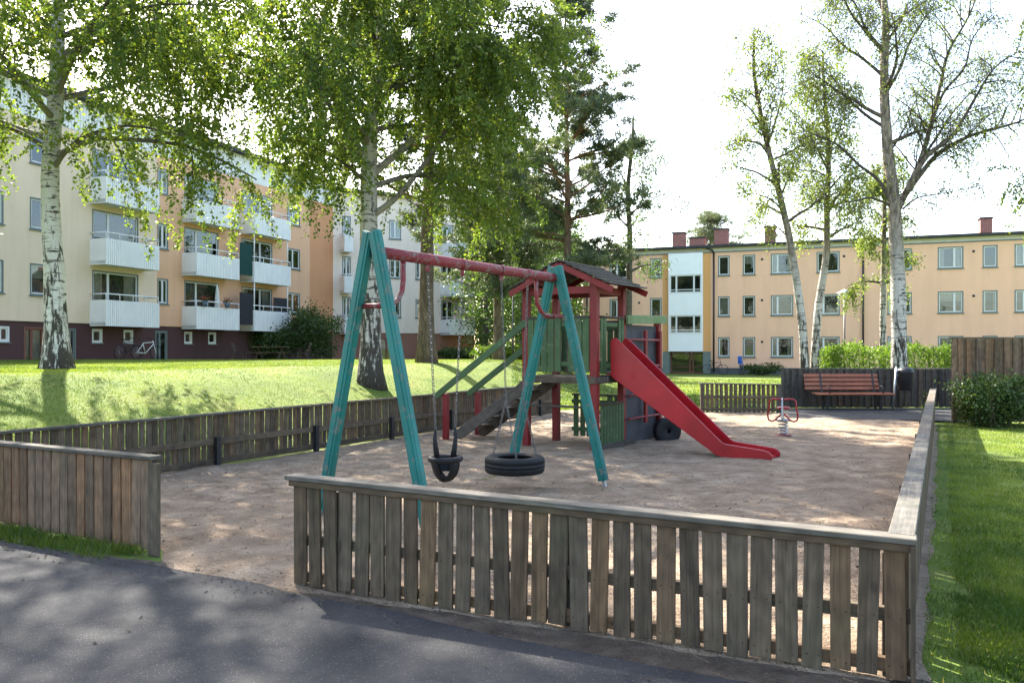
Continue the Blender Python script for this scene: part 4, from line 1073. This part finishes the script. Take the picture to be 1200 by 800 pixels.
# birch on the left
b1 = V3(-10.0, 18.0, terrain(-10, 18))
tr1 = [b1, V3(-10.05, 18, 3.2), V3(-10.15, 18, 5.4), V3(-10.0, 18, 7.6), V3(-10.0, 18.1, 10), V3(-9.7, 18.2, 13), V3(-9.9, 18.2, 17)]
lm1 = [([V3(-10.1, 18, 5.6), V3(-9.3, 17.5, 6.1), V3(-8.0, 17.0, 6.3), V3(-6.6, 16.8, 6.0)], .06),
       ([V3(-10.1, 18, 6.0), V3(-11.0, 17.8, 6.5), V3(-12.4, 17.6, 6.7), V3(-13.6, 17.2, 6.5)], .06),
       ([V3(-10.0, 18, 7.2), V3(-9.0, 17.2, 8.1), V3(-7.4, 16.4, 8.5), V3(-5.6, 15.6, 8.2)], .07),
       ([V3(-10.0, 18, 8.0), V3(-8.4, 18.2, 9.4), V3(-6.6, 18.3, 9.9), V3(-4.9, 18.2, 9.6)], .07),
       ([V3(-10.0, 18, 8.4), V3(-11.5, 17.2, 9.4), V3(-13.2, 16.4, 9.6)], .06)]
birch('birch_tree', 'weeping birch with white black-scarred trunk on the lawn at the far left', tr1, .21, lm1, 3, auto=34, auto_z=(5.6, 16.5), auto_len=5.2, n2=11, n3=8, top_thin=(9.6, .60, .2), hang=(.6, 2.2), leaves_per_m=60, leaf=.074, flare=1.7)
# big birch in the middle
b2 = V3(-3.44, 20.0, terrain(-3.44, 20))
tr2 = [b2, V3(-3.46, 20, 3), V3(-3.5, 20, 5.2), V3(-3.45, 20, 7), V3(-3.2, 20.1, 9.5), V3(-3.3, 20.1, 12.5), V3(-3.2, 20.1, 17)]
lm2 = [([V3(-3.45, 20, 4.9), V3(-2.7, 19.7, 5.4), V3(-1.7, 19.4, 6.6), V3(-.9, 19.2, 8.2), V3(-.1, 19, 9.6)], .09),
       ([V3(-3.45, 20, 5.9), V3(-2.5, 20.2, 6.8), V3(-1.5, 20.3, 7.9), V3(-.2, 20.3, 9.1), V3(1.2, 20.2, 9.7)], .10),
       ([V3(-3.45, 20, 6.2), V3(-4.3, 19.6, 7.4), V3(-4.9, 19.2, 8.6), V3(-5.6, 19, 9.6)], .09),
       ([V3(-3.4, 20, 7.4), V3(-2.4, 19.2, 8.3), V3(-1.2, 18.6, 9.0), V3(-.2, 18.2, 8.8)], .08),
       ([V3(-3.4, 20, 5.6), V3(-4.2, 19.2, 6.2), V3(-5.2, 18.6, 6.5)], .06)]
birch('birch_tree', 'large weeping birch with rugged grey trunk behind the left end of the swing', tr2, .24, lm2, 8, auto=36, auto_z=(5.6, 16.5), auto_len=4.8, n2=12, n3=9, top_thin=(9.6, .58, .16), hang=(.6, 2.2), leaves_per_m=60, leaf=.074, bark='bark_old', flare=1.5)
# birches on the right
G5 = None
g = lambda x, y: V3(x, y, terrain(x, y))
def rb(label, Y, trunk, r0, limbs, seed, **kw):
    ctrl = [P(trunk[0][0], HY + F * EYE / Y, Y)] + [P(x, y, Y) for x, y in trunk[1:]]
    rng = random.Random(seed * 13)
    ls = []
    for pts, r in limbs:
        dy = rng.uniform(-2.2, 2.2); n = len(pts)
        ls.append(([P(x, y, Y + dy * i / (n - 1)) for i, (x, y) in enumerate(pts)], r))
    kw.setdefault('mat', 'birch_leaf_pale'); kw.setdefault('bark', 'bark_two'); kw.setdefault('tw_', .008)
    return birch('birch_tree', label, ctrl, r0, ls, seed, **kw)
rb('slender birch leaning left, leftmost of the birches before the peach building', 29, [(944, 0), (940, 380), (926, 285), (914, 230), (897, 160), (884, 90), (884, 45)], .13,
   [([(920, 250), (905, 235), (888, 228), (862, 226)], .04), ([(906, 195), (892, 170), (870, 165), (852, 165)], .045), ([(898, 165), (885, 135), (870, 120), (856, 112)], .045), ([(900, 170), (912, 130), (918, 95), (915, 60)], .045),
    ([(915, 230), (925, 205), (935, 180)], .04), ([(890, 110), (902, 85), (905, 60)], .03), ([(925, 280), (905, 262), (884, 262)], .03)], 21, auto=20, auto_z=(6, 13), auto_len=2.1, n2=13, n3=8, hang=(.3, .9), leaves_per_m=21, leaf=.075, spread=.10, droop=-.03)
rb('slim birch with a slightly bent trunk, right of the leaning birch', 30.5, [(953, 0), (958, 370), (968, 300), (969, 250), (971, 180), (966, 110), (964, 60)], .13,
   [([(970, 250), (985, 225), (1000, 210), (1010, 205)], .04), ([(970, 200), (955, 170), (940, 150), (928, 135)], .045), ([(970, 180), (985, 150), (992, 120)], .04), ([(969, 240), (950, 230), (935, 222)], .04), ([(968, 150), (955, 120), (948, 95)], .03)],
   22, auto=20, auto_z=(5.5, 13), auto_len=2.2, n2=13, n3=8, hang=(.3, 1.0), leaves_per_m=30, leaf=.08, spread=.11, droop=-.03)
rb('thin birch with a leafy lower trunk, half behind the stout white birch', 32, [(1034, 0), (1035, 350), (1036, 270), (1037, 200), (1034, 150)], .10,
   [([(1036, 280), (1022, 268), (1012, 275)], .03), ([(1036, 240), (1046, 215), (1054, 205)], .03)], 23, auto=12, auto_z=(3.8, 9), auto_len=1.6, n2=8, n3=7, hang=(.3, 1.1), leaves_per_m=60, leaf=.08, spread=.10)
t8 = rb('stout white birch with wide bare spreading limbs behind the bench fence', 27, [(1054, 0), (1053, 360), (1050, 280), (1048, 238), (1040, 170), (1036, 90), (1038, 20), (1030, -60), (1034, -140)], .23,
   [([(1052, 245), (1062, 225), (1078, 190), (1090, 150), (1102, 100), (1112, 60), (1135, 20), (1150, -20)], .12),
    ([(1056, 235), (1078, 205), (1100, 180), (1135, 160), (1170, 150), (1200, 140), (1228, 120)], .10),
    ([(1060, 228), (1085, 185), (1115, 160), (1140, 120), (1165, 80), (1195, 60)], .09),
    ([(1090, 150), (1105, 110), (1130, 80), (1140, 45), (1165, 15)], .06),
    ([(1078, 190), (1095, 165), (1118, 130), (1150, 95), (1175, 65)], .05),
    ([(1058, 245), (1075, 232), (1108, 226), (1145, 219)], .035),
    ([(1045, 240), (1030, 212), (1005, 192), (985, 172), (960, 160), (940, 152)], .07),
    ([(1042, 240), (1020, 232), (995, 236), (965, 228)], .05),
    ([(1038, 150), (1015, 135), (990, 112), (975, 90), (955, 80)], .06),
    ([(1036, 90), (1010, 68), (990, 55), (965, 30), (935, 15)], .06),
    ([(1036, 60), (1015, 35), (1005, 10), (985, -20)], .06),
    ([(1038, 110), (1055, 80), (1066, 50), (1085, 20), (1105, -10)], .06),
    ([(1038, 50), (1058, 20), (1070, -20)], .05), ([(1037, 20), (1022, -20), (1010, -60)], .05),
    ([(1042, 180), (1060, 150), (1072, 120), (1090, 100)], .04)], 24,
   auto=12, auto_z=(8, 17), auto_len=4, n2=16, n3=11, hang=(.3, 1.1), leaves_per_m=14, leaf=.06, spread=.12, droop=-.02)
# thin half bare tree behind the tower
rb('slim half bare tree rising behind the roof of the play tower', 34, [(737, 0), (737, 350), (738, 280), (736, 220), (741, 170), (742, 135)], .12,
   [([(737, 290), (750, 275), (770, 272)], .03), ([(738, 250), (755, 240), (775, 228), (795, 225)], .04), ([(737, 235), (720, 228), (705, 215)], .04), ([(739, 200), (755, 190), (772, 180)], .025), ([(738, 230), (752, 200), (762, 170)], .025)],
   25, auto=12, auto_z=(4.5, 10.5), auto_len=1.9, n2=9, n3=6, hang=(.3, .8), leaves_per_m=30, leaf=.08, spread=.12, mat='wood_leaf', bark='bark_grey', droop=0)
# tree outside the right edge whose twigs hang into the picture
birch('birch_tree', 'birch outside the right edge with twigs hanging into view above the shrubs', [V3(18.3, 25, 0), V3(18.2, 25, 4), V3(18.3, 25, 8), V3(18.2, 25.2, 14)], .2,
      [([V3(18.2, 25, 6.5), V3(17.2, 24.5, 8.0), V3(16.3, 24, 8.3)], .05), ([V3(18.2, 25, 8.2), V3(17.0, 24.5, 9.8), V3(16.0, 24.2, 10.3)], .05), ([V3(18.2, 25, 10), V3(17.0, 25, 11.6), V3(15.8, 24.8, 12)], .05)],
      31, auto=16, auto_z=(5, 13.5), auto_len=2.6, n2=9, n3=7, hang=(.5, 1.8), leaves_per_m=60, leaf=.075)

def pine(name, label, base, H, r0, zc, seed, lmax=3.4, n_wh=13, clump=.5, per=170, lean=(0, 0), top_r=.5, bare=0, cat='tree', group=None):
    rng = random.Random(seed); root = empty(name, base, label, cat, group); tb = MB()
    pts = [base + V3(lean[0] * f + .05 * math.sin(f * 7 + seed), lean[1] * f, H * f - (.15 if f == 0 else 0)) for f in np.linspace(0, 1, 16)]
    rad = [r0 * (1 - .86 * f) * (1 + .5 * math.exp(-f * H / .4)) for f in np.linspace(0, 1, 16)]
    tb.tube(pts, rad, 14, jit=.04); cl = []
    for k in range(n_wh):
        fz = k / (n_wh - 1); z = zc + (H - zc - .3) * fz; p, _ = at_path(pts, z / H)
        prof = (math.sin(PI * min(1, .22 + fz * .80)) ** .7) * (1 - .35 * fz) + .12
        for j in range(rng.randint(4, 6)):
            az = rng.uniform(0, 2 * PI); L = lmax * prof * rng.uniform(.6, 1.12)
            q = seg_path(p + V3(0, 0, rng.uniform(-.25, .25)), V3(math.cos(az), math.sin(az), .15 + .6 * fz), L, 6, .03, .13, rng)
            tb.tube(q, [max(.010, (.032 * (1 - fz) + .022) * (1 - i * .14)) for i in range(7)], 6)
            if fz < bare and rng.random() < .6: continue
            for f in np.arange(.38, 1.0, .50 / max(L, .8)):
                a, d = at_path(q, min(f + rng.uniform(-.05, .05), .999)); off = V3(rng.gauss(0, .28), rng.gauss(0, .28), rng.gauss(.08, .14)) * (clump / .5)
                tb.tube([a, a + off], [.012, .006], 4, caps=False); cl.append((a + off, clump * rng.uniform(.6, 1.15)))
    for _ in range(7): cl.append((pts[-1] + V3(rng.gauss(0, top_r * .6), rng.gauss(0, top_r * .6), rng.gauss(-.2, .35)), clump * .8))
    tb.build('trunk', M['bark_pine'], root)
    Cs = []; rn = []
    for c, s_ in cl:
        n = int(per * 1.9 * (s_ / .5) ** 2); sub = RNG.normal(size=(9, 3)) * (s_ * .45, s_ * .45, s_ * .22)
        pick = RNG.integers(0, 9, n); Cs.append(np.array(c) + sub[pick] + RNG.normal(size=(n, 3)) * (s_ * .17, s_ * .17, s_ * .11)); rn.append(np.full(n, rng.uniform(.15, .85)))
    C = np.concatenate(Cs); R_ = np.clip(np.concatenate(rn) + RNG.normal(0, .15, len(C)), 0, 1)
    quads_mesh('crown', leaf_quads(C, .13, -.3, .30, tri=True), R_, M['needle'], root, 3)
    return root
pine('pine_tree', 'pine with thick brown trunk and drooping lower limbs between the two left swings', g(-2.72, 26.5), 15, .27, 5.2, 4, lmax=4.2, n_wh=12, per=300, clump=.55)
pine('pine_tree', 'tall straight pine with open orange trunk rising behind the play tower roof', g(2.13, 32), 14.9, .19, 4.2, 5, lmax=3.5, n_wh=14, per=250, clump=.54)
pine('pine_tree', 'pine whose rounded top shows above the chimneys of the peach building', V3(18.2, 75, 0), 14.0, .3, 9.0, 6, lmax=3.2, n_wh=8, per=120, clump=.8)
pine('pine_tree', 'dark low pine standing behind the thick brown pine trunk', g(-.6, 36), 9.6, .2, 3.0, 9, lmax=3.6, n_wh=11, per=210, clump=.62)
# unseen birch added beyond the left edge of the view to shade the road
birch('birch_tree', 'unseen birch added to the left beyond the playground to shade the road', [V3(-15.2, 13, terrain(-15, 13)), V3(-15.2, 13, 5), V3(-15, 13, 10), V3(-15, 13, 16)], .2, [], 41, auto=30, auto_z=(4.5, 15.5), auto_len=4.6, n2=8, n3=7, hang=(.6, 1.8), leaves_per_m=40, leaf=.07)

# woodland between the buildings
def broadleaf(root_loc, H, R_, seed, mat='wood_leaf', n=5200, leaf=.16, zlow=.2):
    rng = random.Random(seed); x, y, z = root_loc
    root = empty('woodland_tree', root_loc); tb = MB(); p0 = V3(x, y, z - .2)
    tr = [p0, p0 + V3(rng.uniform(-.2, .2), 0, H * .4), p0 + V3(rng.uniform(-.4, .4), rng.uniform(-.3, .3), H * .92)]
    tp = smooth_path(tr, 5); tb.tube(tp, [.2 * (1 - .8 * i / (len(tp) - 1)) for i in range(len(tp))], 8)
    cl = []
    for k in range(30):
        f = zlow + (1 - zlow) * (k + rng.random()) / 30; p, _ = at_path(tp, min(.99, f)); az = k * 2.4
        L = R_ * math.sin(PI * (.12 + .80 * (f - zlow) / (1 - zlow))) * rng.uniform(.6, 1.1)
        q = seg_path(p, V3(math.cos(az), math.sin(az), .7), L, 5, -.03, .15, rng); tb.tube(q, [.045, .04, .03, .02, .015, .01], 5)
        for e in (.45, .7, .9, 1.0): a, _ = at_path(q, min(.999, e)); cl.append(a)
    tb.build('trunk', M['bark_grey'], root)
    cl = np.array([tuple(c) for c in cl]); pick = RNG.integers(0, len(cl), n); s_ = R_ * .17
    tn = RNG.random(len(cl)); C = cl[pick] + RNG.normal(size=(n, 3)) * (s_, s_, s_ * .75)
    quads_mesh('crown', leaf_quads(C, leaf, .2, .8), np.clip(tn[pick] * .8 + RNG.normal(.1, .12, n), 0, 1), M[mat], root)
    return root
GW = 'woodland trees between the two apartment houses'
protos = [broadleaf(V3(0, 0, 0), 10, 2.6, 50 + i, zlow=.12 + .1 * i) for i in range(3)]
spots = [(-1.6, 50, 1.0), (.6, 47, .85), (2.5, 51, 1.05), (4.6, 66, 1.1), (-.6, 58, 1.1), (1.6, 60, 1.25), (3.4, 57, 1.0), (-2.6, 70, 1.3), (.4, 72, 1.4), (3.2, 75, 1.4), (6.0, 78, 1.3), (-5, 78, 1.4), (2.0, 88, 1.5), (-1.8, 86, 1.5), (5.4, 90, 1.5)]
for i, (x, y, s_) in enumerate(spots):
    o = protos[i] if i < 3 else copy_tree(protos[i % 3])
    o.location = (x, y, terrain(x, y)); o.rotation_euler.z = i * 1.7; o.scale = (s_, s_, s_)
    behind = False
    tag(o, 'leafy tree of the far wood between the two apartment houses' if not behind else 'leafy tree behind the long peach house', 'tree', GW if not behind else 'trees behind the peach house')

# ------------------------------------------------------------------ hedge, shrubs
def bushmesh(root, C0, ext, n, leaf, mat, box=False, clumps=40, tone=.5):
    C0 = np.array(C0); ext = np.array(ext)
    if box:
        C = RNG.uniform(-1, 1, (n, 3)); k = RNG.integers(0, 3, n); m_ = RNG.random(n) < .75
        sgn = np.sign(C[np.arange(n), k]); C[np.arange(n)[m_], k[m_]] = sgn[m_] * RNG.normal(.93, .08, m_.sum())
        C = C * ext; lump = .10 * np.sin(C[:, 0] * 3.1) + .07 * np.sin(C[:, 0] * 8.3 + 1) + .05 * np.sin(C[:, 0] * 17 + C[:, 1] * 9); C[:, 2] += lump * (C[:, 2] > 0) + RNG.normal(0, .04, n); C[:, 1] += .09 * np.sin(C[:, 0] * 5.3 + C[:, 2] * 4); rn = np.clip(RNG.normal(.5, .22, n), 0, 1)
        C += C0
    else:
        cc = RNG.normal(size=(clumps, 3)); cc /= np.linalg.norm(cc, axis=1)[:, None]; cc *= (RNG.random((clumps, 1)) ** .4) * .85; cc = cc * ext
        tn = RNG.random(clumps); pk = RNG.integers(0, clumps, n)
        C = C0 + cc[pk] + RNG.normal(size=(n, 3)) * ext * .15; rn = np.clip(tn[pk] * .7 + RNG.normal(.15, .12, n), 0, 1)
    C[:, 2] = np.maximum(C[:, 2], C0[2] - ext[2] + .02)
    quads_mesh('foliage', leaf_quads(C, leaf, 0, .7), rn, M[mat], root)
def stems(root, c, R_, H, n, seed=0):
    rng = random.Random(seed); q = MB()
    for k in range(n):
        az = rng.uniform(0, 2 * PI); a = V3(c[0] + rng.uniform(-.3, .3) * R_, c[1] + rng.uniform(-.3, .3) * R_, c[2] - .05)
        q.tube(seg_path(a, V3(math.cos(az) * .5, math.sin(az) * .5, 1), H * rng.uniform(.6, 1), 5, 0, .12, rng), [.018, .015, .012, .01, .007, .004], 5)
    q.build('stems', M['stem'], root)
hg = empty('hedge', (14, 30.3, 0), 'clipped bright green hedge behind the board fence and the white birch', 'hedge')
x0, x1 = (968 - 600) / F * 30.3, (1122 - 600) / F * 30.3
bushmesh(hg, ((x0 + x1) / 2, 30.4, .86), ((x1 - x0) / 2, .75, .86), 26000, .075, 'hedge_leaf', box=True)
q = MB()
for k in range(26): xx = x0 + (x1 - x0) * (k + .5) / 26; q.tube([V3(xx, 30.4, -.05), V3(xx + .1, 30.4, .8), V3(xx + .05, 30.5, 1.5)], [.03, .02, .01], 5)
q.build('stems', M['stem'], hg)
def shrub(label, c, ext, n, leaf, mat='shrub_leaf', clumps=40, seed=1, name='shrub', group=None):
    r = empty(name, c, label, 'shrub', group); bushmesh(r, (c[0], c[1], c[2] + ext[2]), ext, n, leaf, mat, clumps=clumps); stems(r, c, ext[0], ext[2] * 1.7, 14, seed); return r
shrub('dark spreading shrub against the tall board fence, right of the picket fence end', (10.35, 17.6, 0), (.95, .6, .62), 9000, .06, seed=2)
shrub('dark shrub at the right edge, further from the picket fence end', (11.9, 17.4, 0), (1.0, .65, .66), 9000, .06, seed=3)
zb_ = lambda x, y: terrain(x, y)
shrub('broad dark shrub at the foot of the orange wall, right of the picnic table', (-12.0, 49, zb_(-12, 49)), (2.1, 1.5, 1.75), 9000, .13, seed=4, clumps=60)
shrub('low dark shrub at the foot of the maroon plinth behind the picnic table', (-15.0, 49, zb_(-15, 49)), (2.2, 1.2, 1.15), 7000, .13, seed=5, clumps=60)
shrub('small round shrub at the right end of the off white house', (-3.9, 57, zb_(-3.9, 57)), (1.5, 1, .65), 3500, .13, seed=6)
shrub('bright low bush under the far street lamp', (-.6, 46, zb_(-.6, 46)), (1.7, .9, .55), 4500, .12, 'hedge_leaf', seed=7)
shrub('bright low bush seen between the stair rail and the play tower', (1.4, 47, zb_(1.4, 47)), (1.5, .9, .5), 4000, .12, 'hedge_leaf', seed=8)
shrub('low clipped bush at the wall of the peach house, right of the bicycles', (16.3, 53.6, 0), (1.5, .6, .42), 2500, .11, seed=9)
# dry weed by the end of the right fence
wd_ = empty('weed', (9.12, 18.0, 0), 'tall yellowish weed beside the end of the right picket fence', 'weed')
q = MB()
for k in range(6): q.tube(seg_path(V3(9.12, 18.0, 0), V3(random.uniform(-.25, .25), random.uniform(-.2, .2), 1), random.uniform(.4, .75), 5, 0, .06), [.006, .005, .004, .003, .003, .002], 4)
q.build('stems', M['grass'], wd_)
C = np.array([9.12, 18.0, .34]) + RNG.normal(size=(90, 3)) * (.06, .06, .17); quads_mesh('leaves', leaf_quads(C, .05), RNG.uniform(.5, 1, 90), M['hedge_leaf'], wd_)

# ------------------------------------------------------------------ picnic table, bicycles
pt = V3(-12.9, 43.6, terrain(-12.9, 43.6)); pn = empty('picnic_table', pt, 'weathered picnic table on the lawn in front of the dark shrubs', 'table')
q = MB()
for k in range(5): q.beam(pt + V3(-.9, -.32 + k * .16, .74), pt + V3(.9, -.32 + k * .16, .74), .14, .04, (0, 1, 0))
q.build('tabletop', M['wood'], pn)
for sy in (-1, 1):
    q = MB()
    for k in range(2): q.beam(pt + V3(-.9, sy * (.68 + .15 * k), .44), pt + V3(.9, sy * (.68 + .15 * k), .44), .14, .04, (0, 1, 0))
    q.build('seat', M['wood'], pn)
for sx in (-.6, .6):
    q = MB(); q.beam(pt + V3(sx, -.6, 0), pt + V3(sx, .25, .72), .09, .05, (0, 1, 0)); q.beam(pt + V3(sx + .06, .6, 0), pt + V3(sx + .06, -.25, .72), .09, .05, (0, 1, 0)); q.beam(pt + V3(sx + .03, -.8, .41), pt + V3(sx + .03, .8, .41), .08, .05, (0, 0, 1)); q.build('leg', M['wood'], pn)
for i, (dx, dy) in enumerate(((-1.7, .3), (1.75, .2))):
    c = pt + V3(dx, dy, 0); c.z = terrain(c.x, c.y); ch = empty('garden_chair', c, ['dark wooden garden chair left of the picnic table', 'dark wooden garden chair right of the picnic table'][i], 'chair')
    s_ = -1 if i == 0 else 1; q = MB()
    for k in range(4): q.beam(c + V3(-.25 + k * .14, -.26, .42), c + V3(-.25 + k * .14, .26, .42), .12, .03, (1, 0, 0))
    q.build('seat', M['wood_dark'], ch); q = MB()
    for k in range(3): q.beam(c + V3(s_ * (.26 + k * .06), -.26, .58 + k * .16), c + V3(s_ * (.26 + k * .06), .26, .58 + k * .16), .12, .025, (0, 0, 1))
    q.build('backrest', M['wood_dark'], ch)
    for sx, sy in ((-1, -1), (-1, 1), (1, -1), (1, 1)): q = MB(); q.beam(c + V3(sx * .32, sy * .24, 0), c + V3(sx * .2, sy * .24, .42), .05, .04, (1, 0, 0)); q.build('leg', M['wood_dark'], ch)
def bicycle(loc, rz, col, label):
    r = empty('bicycle', (0, 0, 0), label, 'bicycle')
    for x in (-.52, .52):
        q = MB(); q.tube([(x + .33 * math.cos(a), 0, .34 + .33 * math.sin(a)) for a in np.linspace(0, 2 * PI, 24, endpoint=False)], .018, 6, closed=True)
        wh = q.build('wheel', M['rubber'], r); q = MB()
        for a in np.linspace(0, PI, 7)[:-1]: q.tube([(x + .32 * math.cos(a), 0, .34 + .32 * math.sin(a)), (x - .32 * math.cos(a), 0, .34 - .32 * math.sin(a))], .003, 4)
        q.build('spokes', M['steel'], wh)
    q = MB(); bb, sv_, hd_ = V3(-.08, 0, .30), V3(-.22, 0, .78), V3(.36, 0, .82)
    for a, b_ in ((bb, sv_), (sv_, hd_), (bb, hd_ - V3(0, 0, .1)), (bb, V3(-.52, 0, .34)), (sv_ - V3(0, 0, .06), V3(-.52, 0, .34)), (hd_ + V3(-.03, 0, .08), V3(.52, 0, .34))): q.tube([a, b_], .02, 6)
    q.build('frame', M[col], r)
    q = MB(); q.tube([hd_, hd_ + V3(-.04, 0, .16)], .015, 6); q.tube([hd_ + V3(-.14, -.27, .2), hd_ + V3(-.03, -.1, .18), hd_ + V3(-.03, .1, .18), hd_ + V3(-.14, .27, .2)], .014, 6); q.build('handlebar', M['steel_dark'], r)
    q = MB(); q.tube([sv_, sv_ + V3(-.03, 0, .12)], .013, 6); q.obox(sv_ + V3(-.05, 0, .15), (.13, 0, 0), (0, .07, 0), (0, 0, .025), 0); q.build('saddle', M['black'], r, .02)
    r.location = loc; r.rotation_euler.z = rz; return r
s1 = LF.p(LF.s_at(150, 1.5), 0, 1.5); bicycle((s1.x, s1.y, terrain(s1.x, s1.y)), 1.3, 'black', 'dark bicycle against the maroon plinth, left of the other one')
s1 = LF.p(LF.s_at(172, 1.6), 0, 1.6); bicycle((s1.x, s1.y, terrain(s1.x, s1.y)), 1.1, 'cloth_white', 'pale framed bicycle against the maroon plinth near the grey door')
s1 = DF.p(DF.s_at(838, 1.0), 0, 1.0); bicycle((s1.x, s1.y, 0), -.3, 'black', 'dark bicycle parked beside the entrance of the peach house')
s1 = DF.p(DF.s_at(869, 1.2), 0, 1.2); bk_ = bicycle((s1.x, s1.y, 0), 1.1, 'blue', 'blue bicycle with a blue child seat against the peach house wall')
q = MB(); q.box(-.55, -.25, -.14, .14, .72, .85); q.box(-.58, -.5, -.14, .14, .85, 1.25); o = q.build('child_seat', M['blue'], None, .03); o.parent = bk_

# ------------------------------------------------------------------ grass
def grass_field(name, pts, hgt, wdt, label):
    N = len(pts); a = RNG.uniform(0, 2 * PI, N); d = np.stack([np.cos(a), np.sin(a), np.zeros(N)], 1)
    h = (hgt * RNG.uniform(.4, 1.25, N))[:, None]; w_ = (wdt * RNG.uniform(.7, 1.3, N))[:, None]
    ln = RNG.normal(0, .45, (N, 2)); tip = pts + np.concatenate([ln * h, h], 1)
    V = np.stack([pts - d * w_ * .5, pts + d * w_ * .5, tip], 1)
    pat = np.array([vnoise(x, y, .9, 5) * .5 + vnoise(x, y, 3.5, 6) * .5 for x, y in pts[:, :2]])
    o = quads_mesh(name, V, np.clip((pat - .5) * 1.9 + .45 + RNG.normal(0, .16, N), 0, 1), M['grass'], None, 3)
    tag(o, label, 'grass', kind='stuff')
def scatter(n, fx):
    out = []
    while len(out) < n:
        p = fx()
        if p is not None: out.append(p)
    return np.array(out)
def fence_side(x, y): return (x - FR.x) * (RE.y - FR.y) - (y - FR.y) * (RE.x - FR.x)      # >0 right of the right fence
def f_right():
    y = 2.6 + 17.2 * random.random() ** 1.5; x = random.uniform(1.9, .72 * y + .5)
    dd = fence_side(x, y) / 15.9
    if dd < .05 or (dd < .22 and random.random() < .75) or y > 18.6: return None
    if vnoise(x, y, 1.3, 8) < .22 and random.random() < .8: return None
    return (x, y, 0)
grass_field('lawn_grass', scatter(150000, f_right),   .032, .008, 'short lawn grass right of the picket fence')
def f_left():
    y = 9 + 31 * random.random() ** 1.6; x = random.uniform(-.68 * y, .1 * y)
    d = (x + 4.35) * -.874 + (y - 11.56) * .485
    if d < .12: return None
    return (x, y, terrain(x, y) - .004)
grass_field('raised_lawn_grass', scatter(190000, f_left), .026, .011, 'sunlit grass of the raised lawn')
def f_far():
    y = 22.5 + 24 * random.random() ** 1.4; x = random.uniform(.0, .45 * y)
    if (y < 25.6 and x > 7): return None
    return (x, y, terrain(x, y) - .004)
grass_field('back_lawn_grass', scatter(50000, f_far), .06, .03, 'grass behind the playground')
def f_strip():
    t_ = random.random(); w_ = random.random() ** 1.2
    p = NL2.lerp(NL, t_); x = p.x - .48 * w_ * .40 - .02; y = p.y - .88 * w_ * .40 - .02
    if vnoise(x, y, 4, 3) < .32: return None
    return (x, y, .01)
grass_field('verge_grass', scatter(8000, f_strip), .085, .008, 'rough grass at the foot of the left picket fence')
def f_tuft():
    k = random.randint(0, 11); c = TUFTS[k]; return (c[0] + random.gauss(0, c[2]), c[1] + random.gauss(0, c[2]), .01)
TUFTS = [(random.uniform(-3.2, 5), random.uniform(6.5, 12), random.uniform(.02, .05)) for _ in range(12)]
grass_field('sand_weeds', scatter(900, f_tuft), .035, .008, 'tiny weed tufts scattered on the sand')
# fallen leaves, twigs and pebbles on sand, verge and road
def litter():
    q = MB(); N = 0
    while N < 900:
        if N % 3 == 0: x, y = random.uniform(-6, 3), random.uniform(3.5, 9)
        else:
            t_ = random.random(); p = NL2.lerp(FR, t_) if False else V3(-4.5 + 6.6 * t_, 6.95 - 3.1 * t_, 0); x, y = p.x + random.gauss(0, .12), p.y + random.gauss(-.05, .14)
        s_ = random.uniform(.006, .02); a = random.uniform(0, 6.28); e = random.uniform(.15, .6)
        z = .047
        u_ = V3(math.cos(a), math.sin(a), random.uniform(-.3, .3)) * s_; v_ = V3(-math.sin(a), math.cos(a), random.uniform(-.3, .3)) * s_ * e
        c = V3(x, y, z); q.faces([c - u_, c - v_, c + u_, c + v_, c + V3(0, 0, s_ * .35), c - V3(0, 0, s_ * .2)], [(0, 1, 4), (1, 2, 4), (2, 3, 4), (3, 0, 4), (1, 0, 5), (2, 1, 5), (3, 2, 5), (0, 3, 5)]); N += 1
    while N < 1500:
        y = random.uniform(5.5, 20); x = random.uniform(-.52 * y + .3, .48 * y); 
        if fence_side(x, y) > -1.5 or (x + 4.2) * -.874 + (y - 11.56) * .485 > -.3: continue
        s_ = random.uniform(.006, .02); a = random.uniform(0, 6.28); e = random.uniform(.1, .6); c = V3(x, y, .05)
        u_ = V3(math.cos(a), math.sin(a), random.uniform(-.2, .4)) * s_; v_ = V3(-math.sin(a), math.cos(a), random.uniform(-.3, .3)) * s_ * e
        q.faces([c - u_, c - v_, c + u_, c + v_, c + V3(0, 0, s_ * .35), c - V3(0, 0, s_ * .5)], [(0, 1, 4), (1, 2, 4), (2, 3, 4), (3, 0, 4), (1, 0, 5), (2, 1, 5), (3, 2, 5), (0, 3, 5)]); N += 1
    tag(q.build('ground_litter', M['earth']), 'dry leaves, chips and grit scattered on the road edge and sand', 'litter', kind='stuff')
litter()
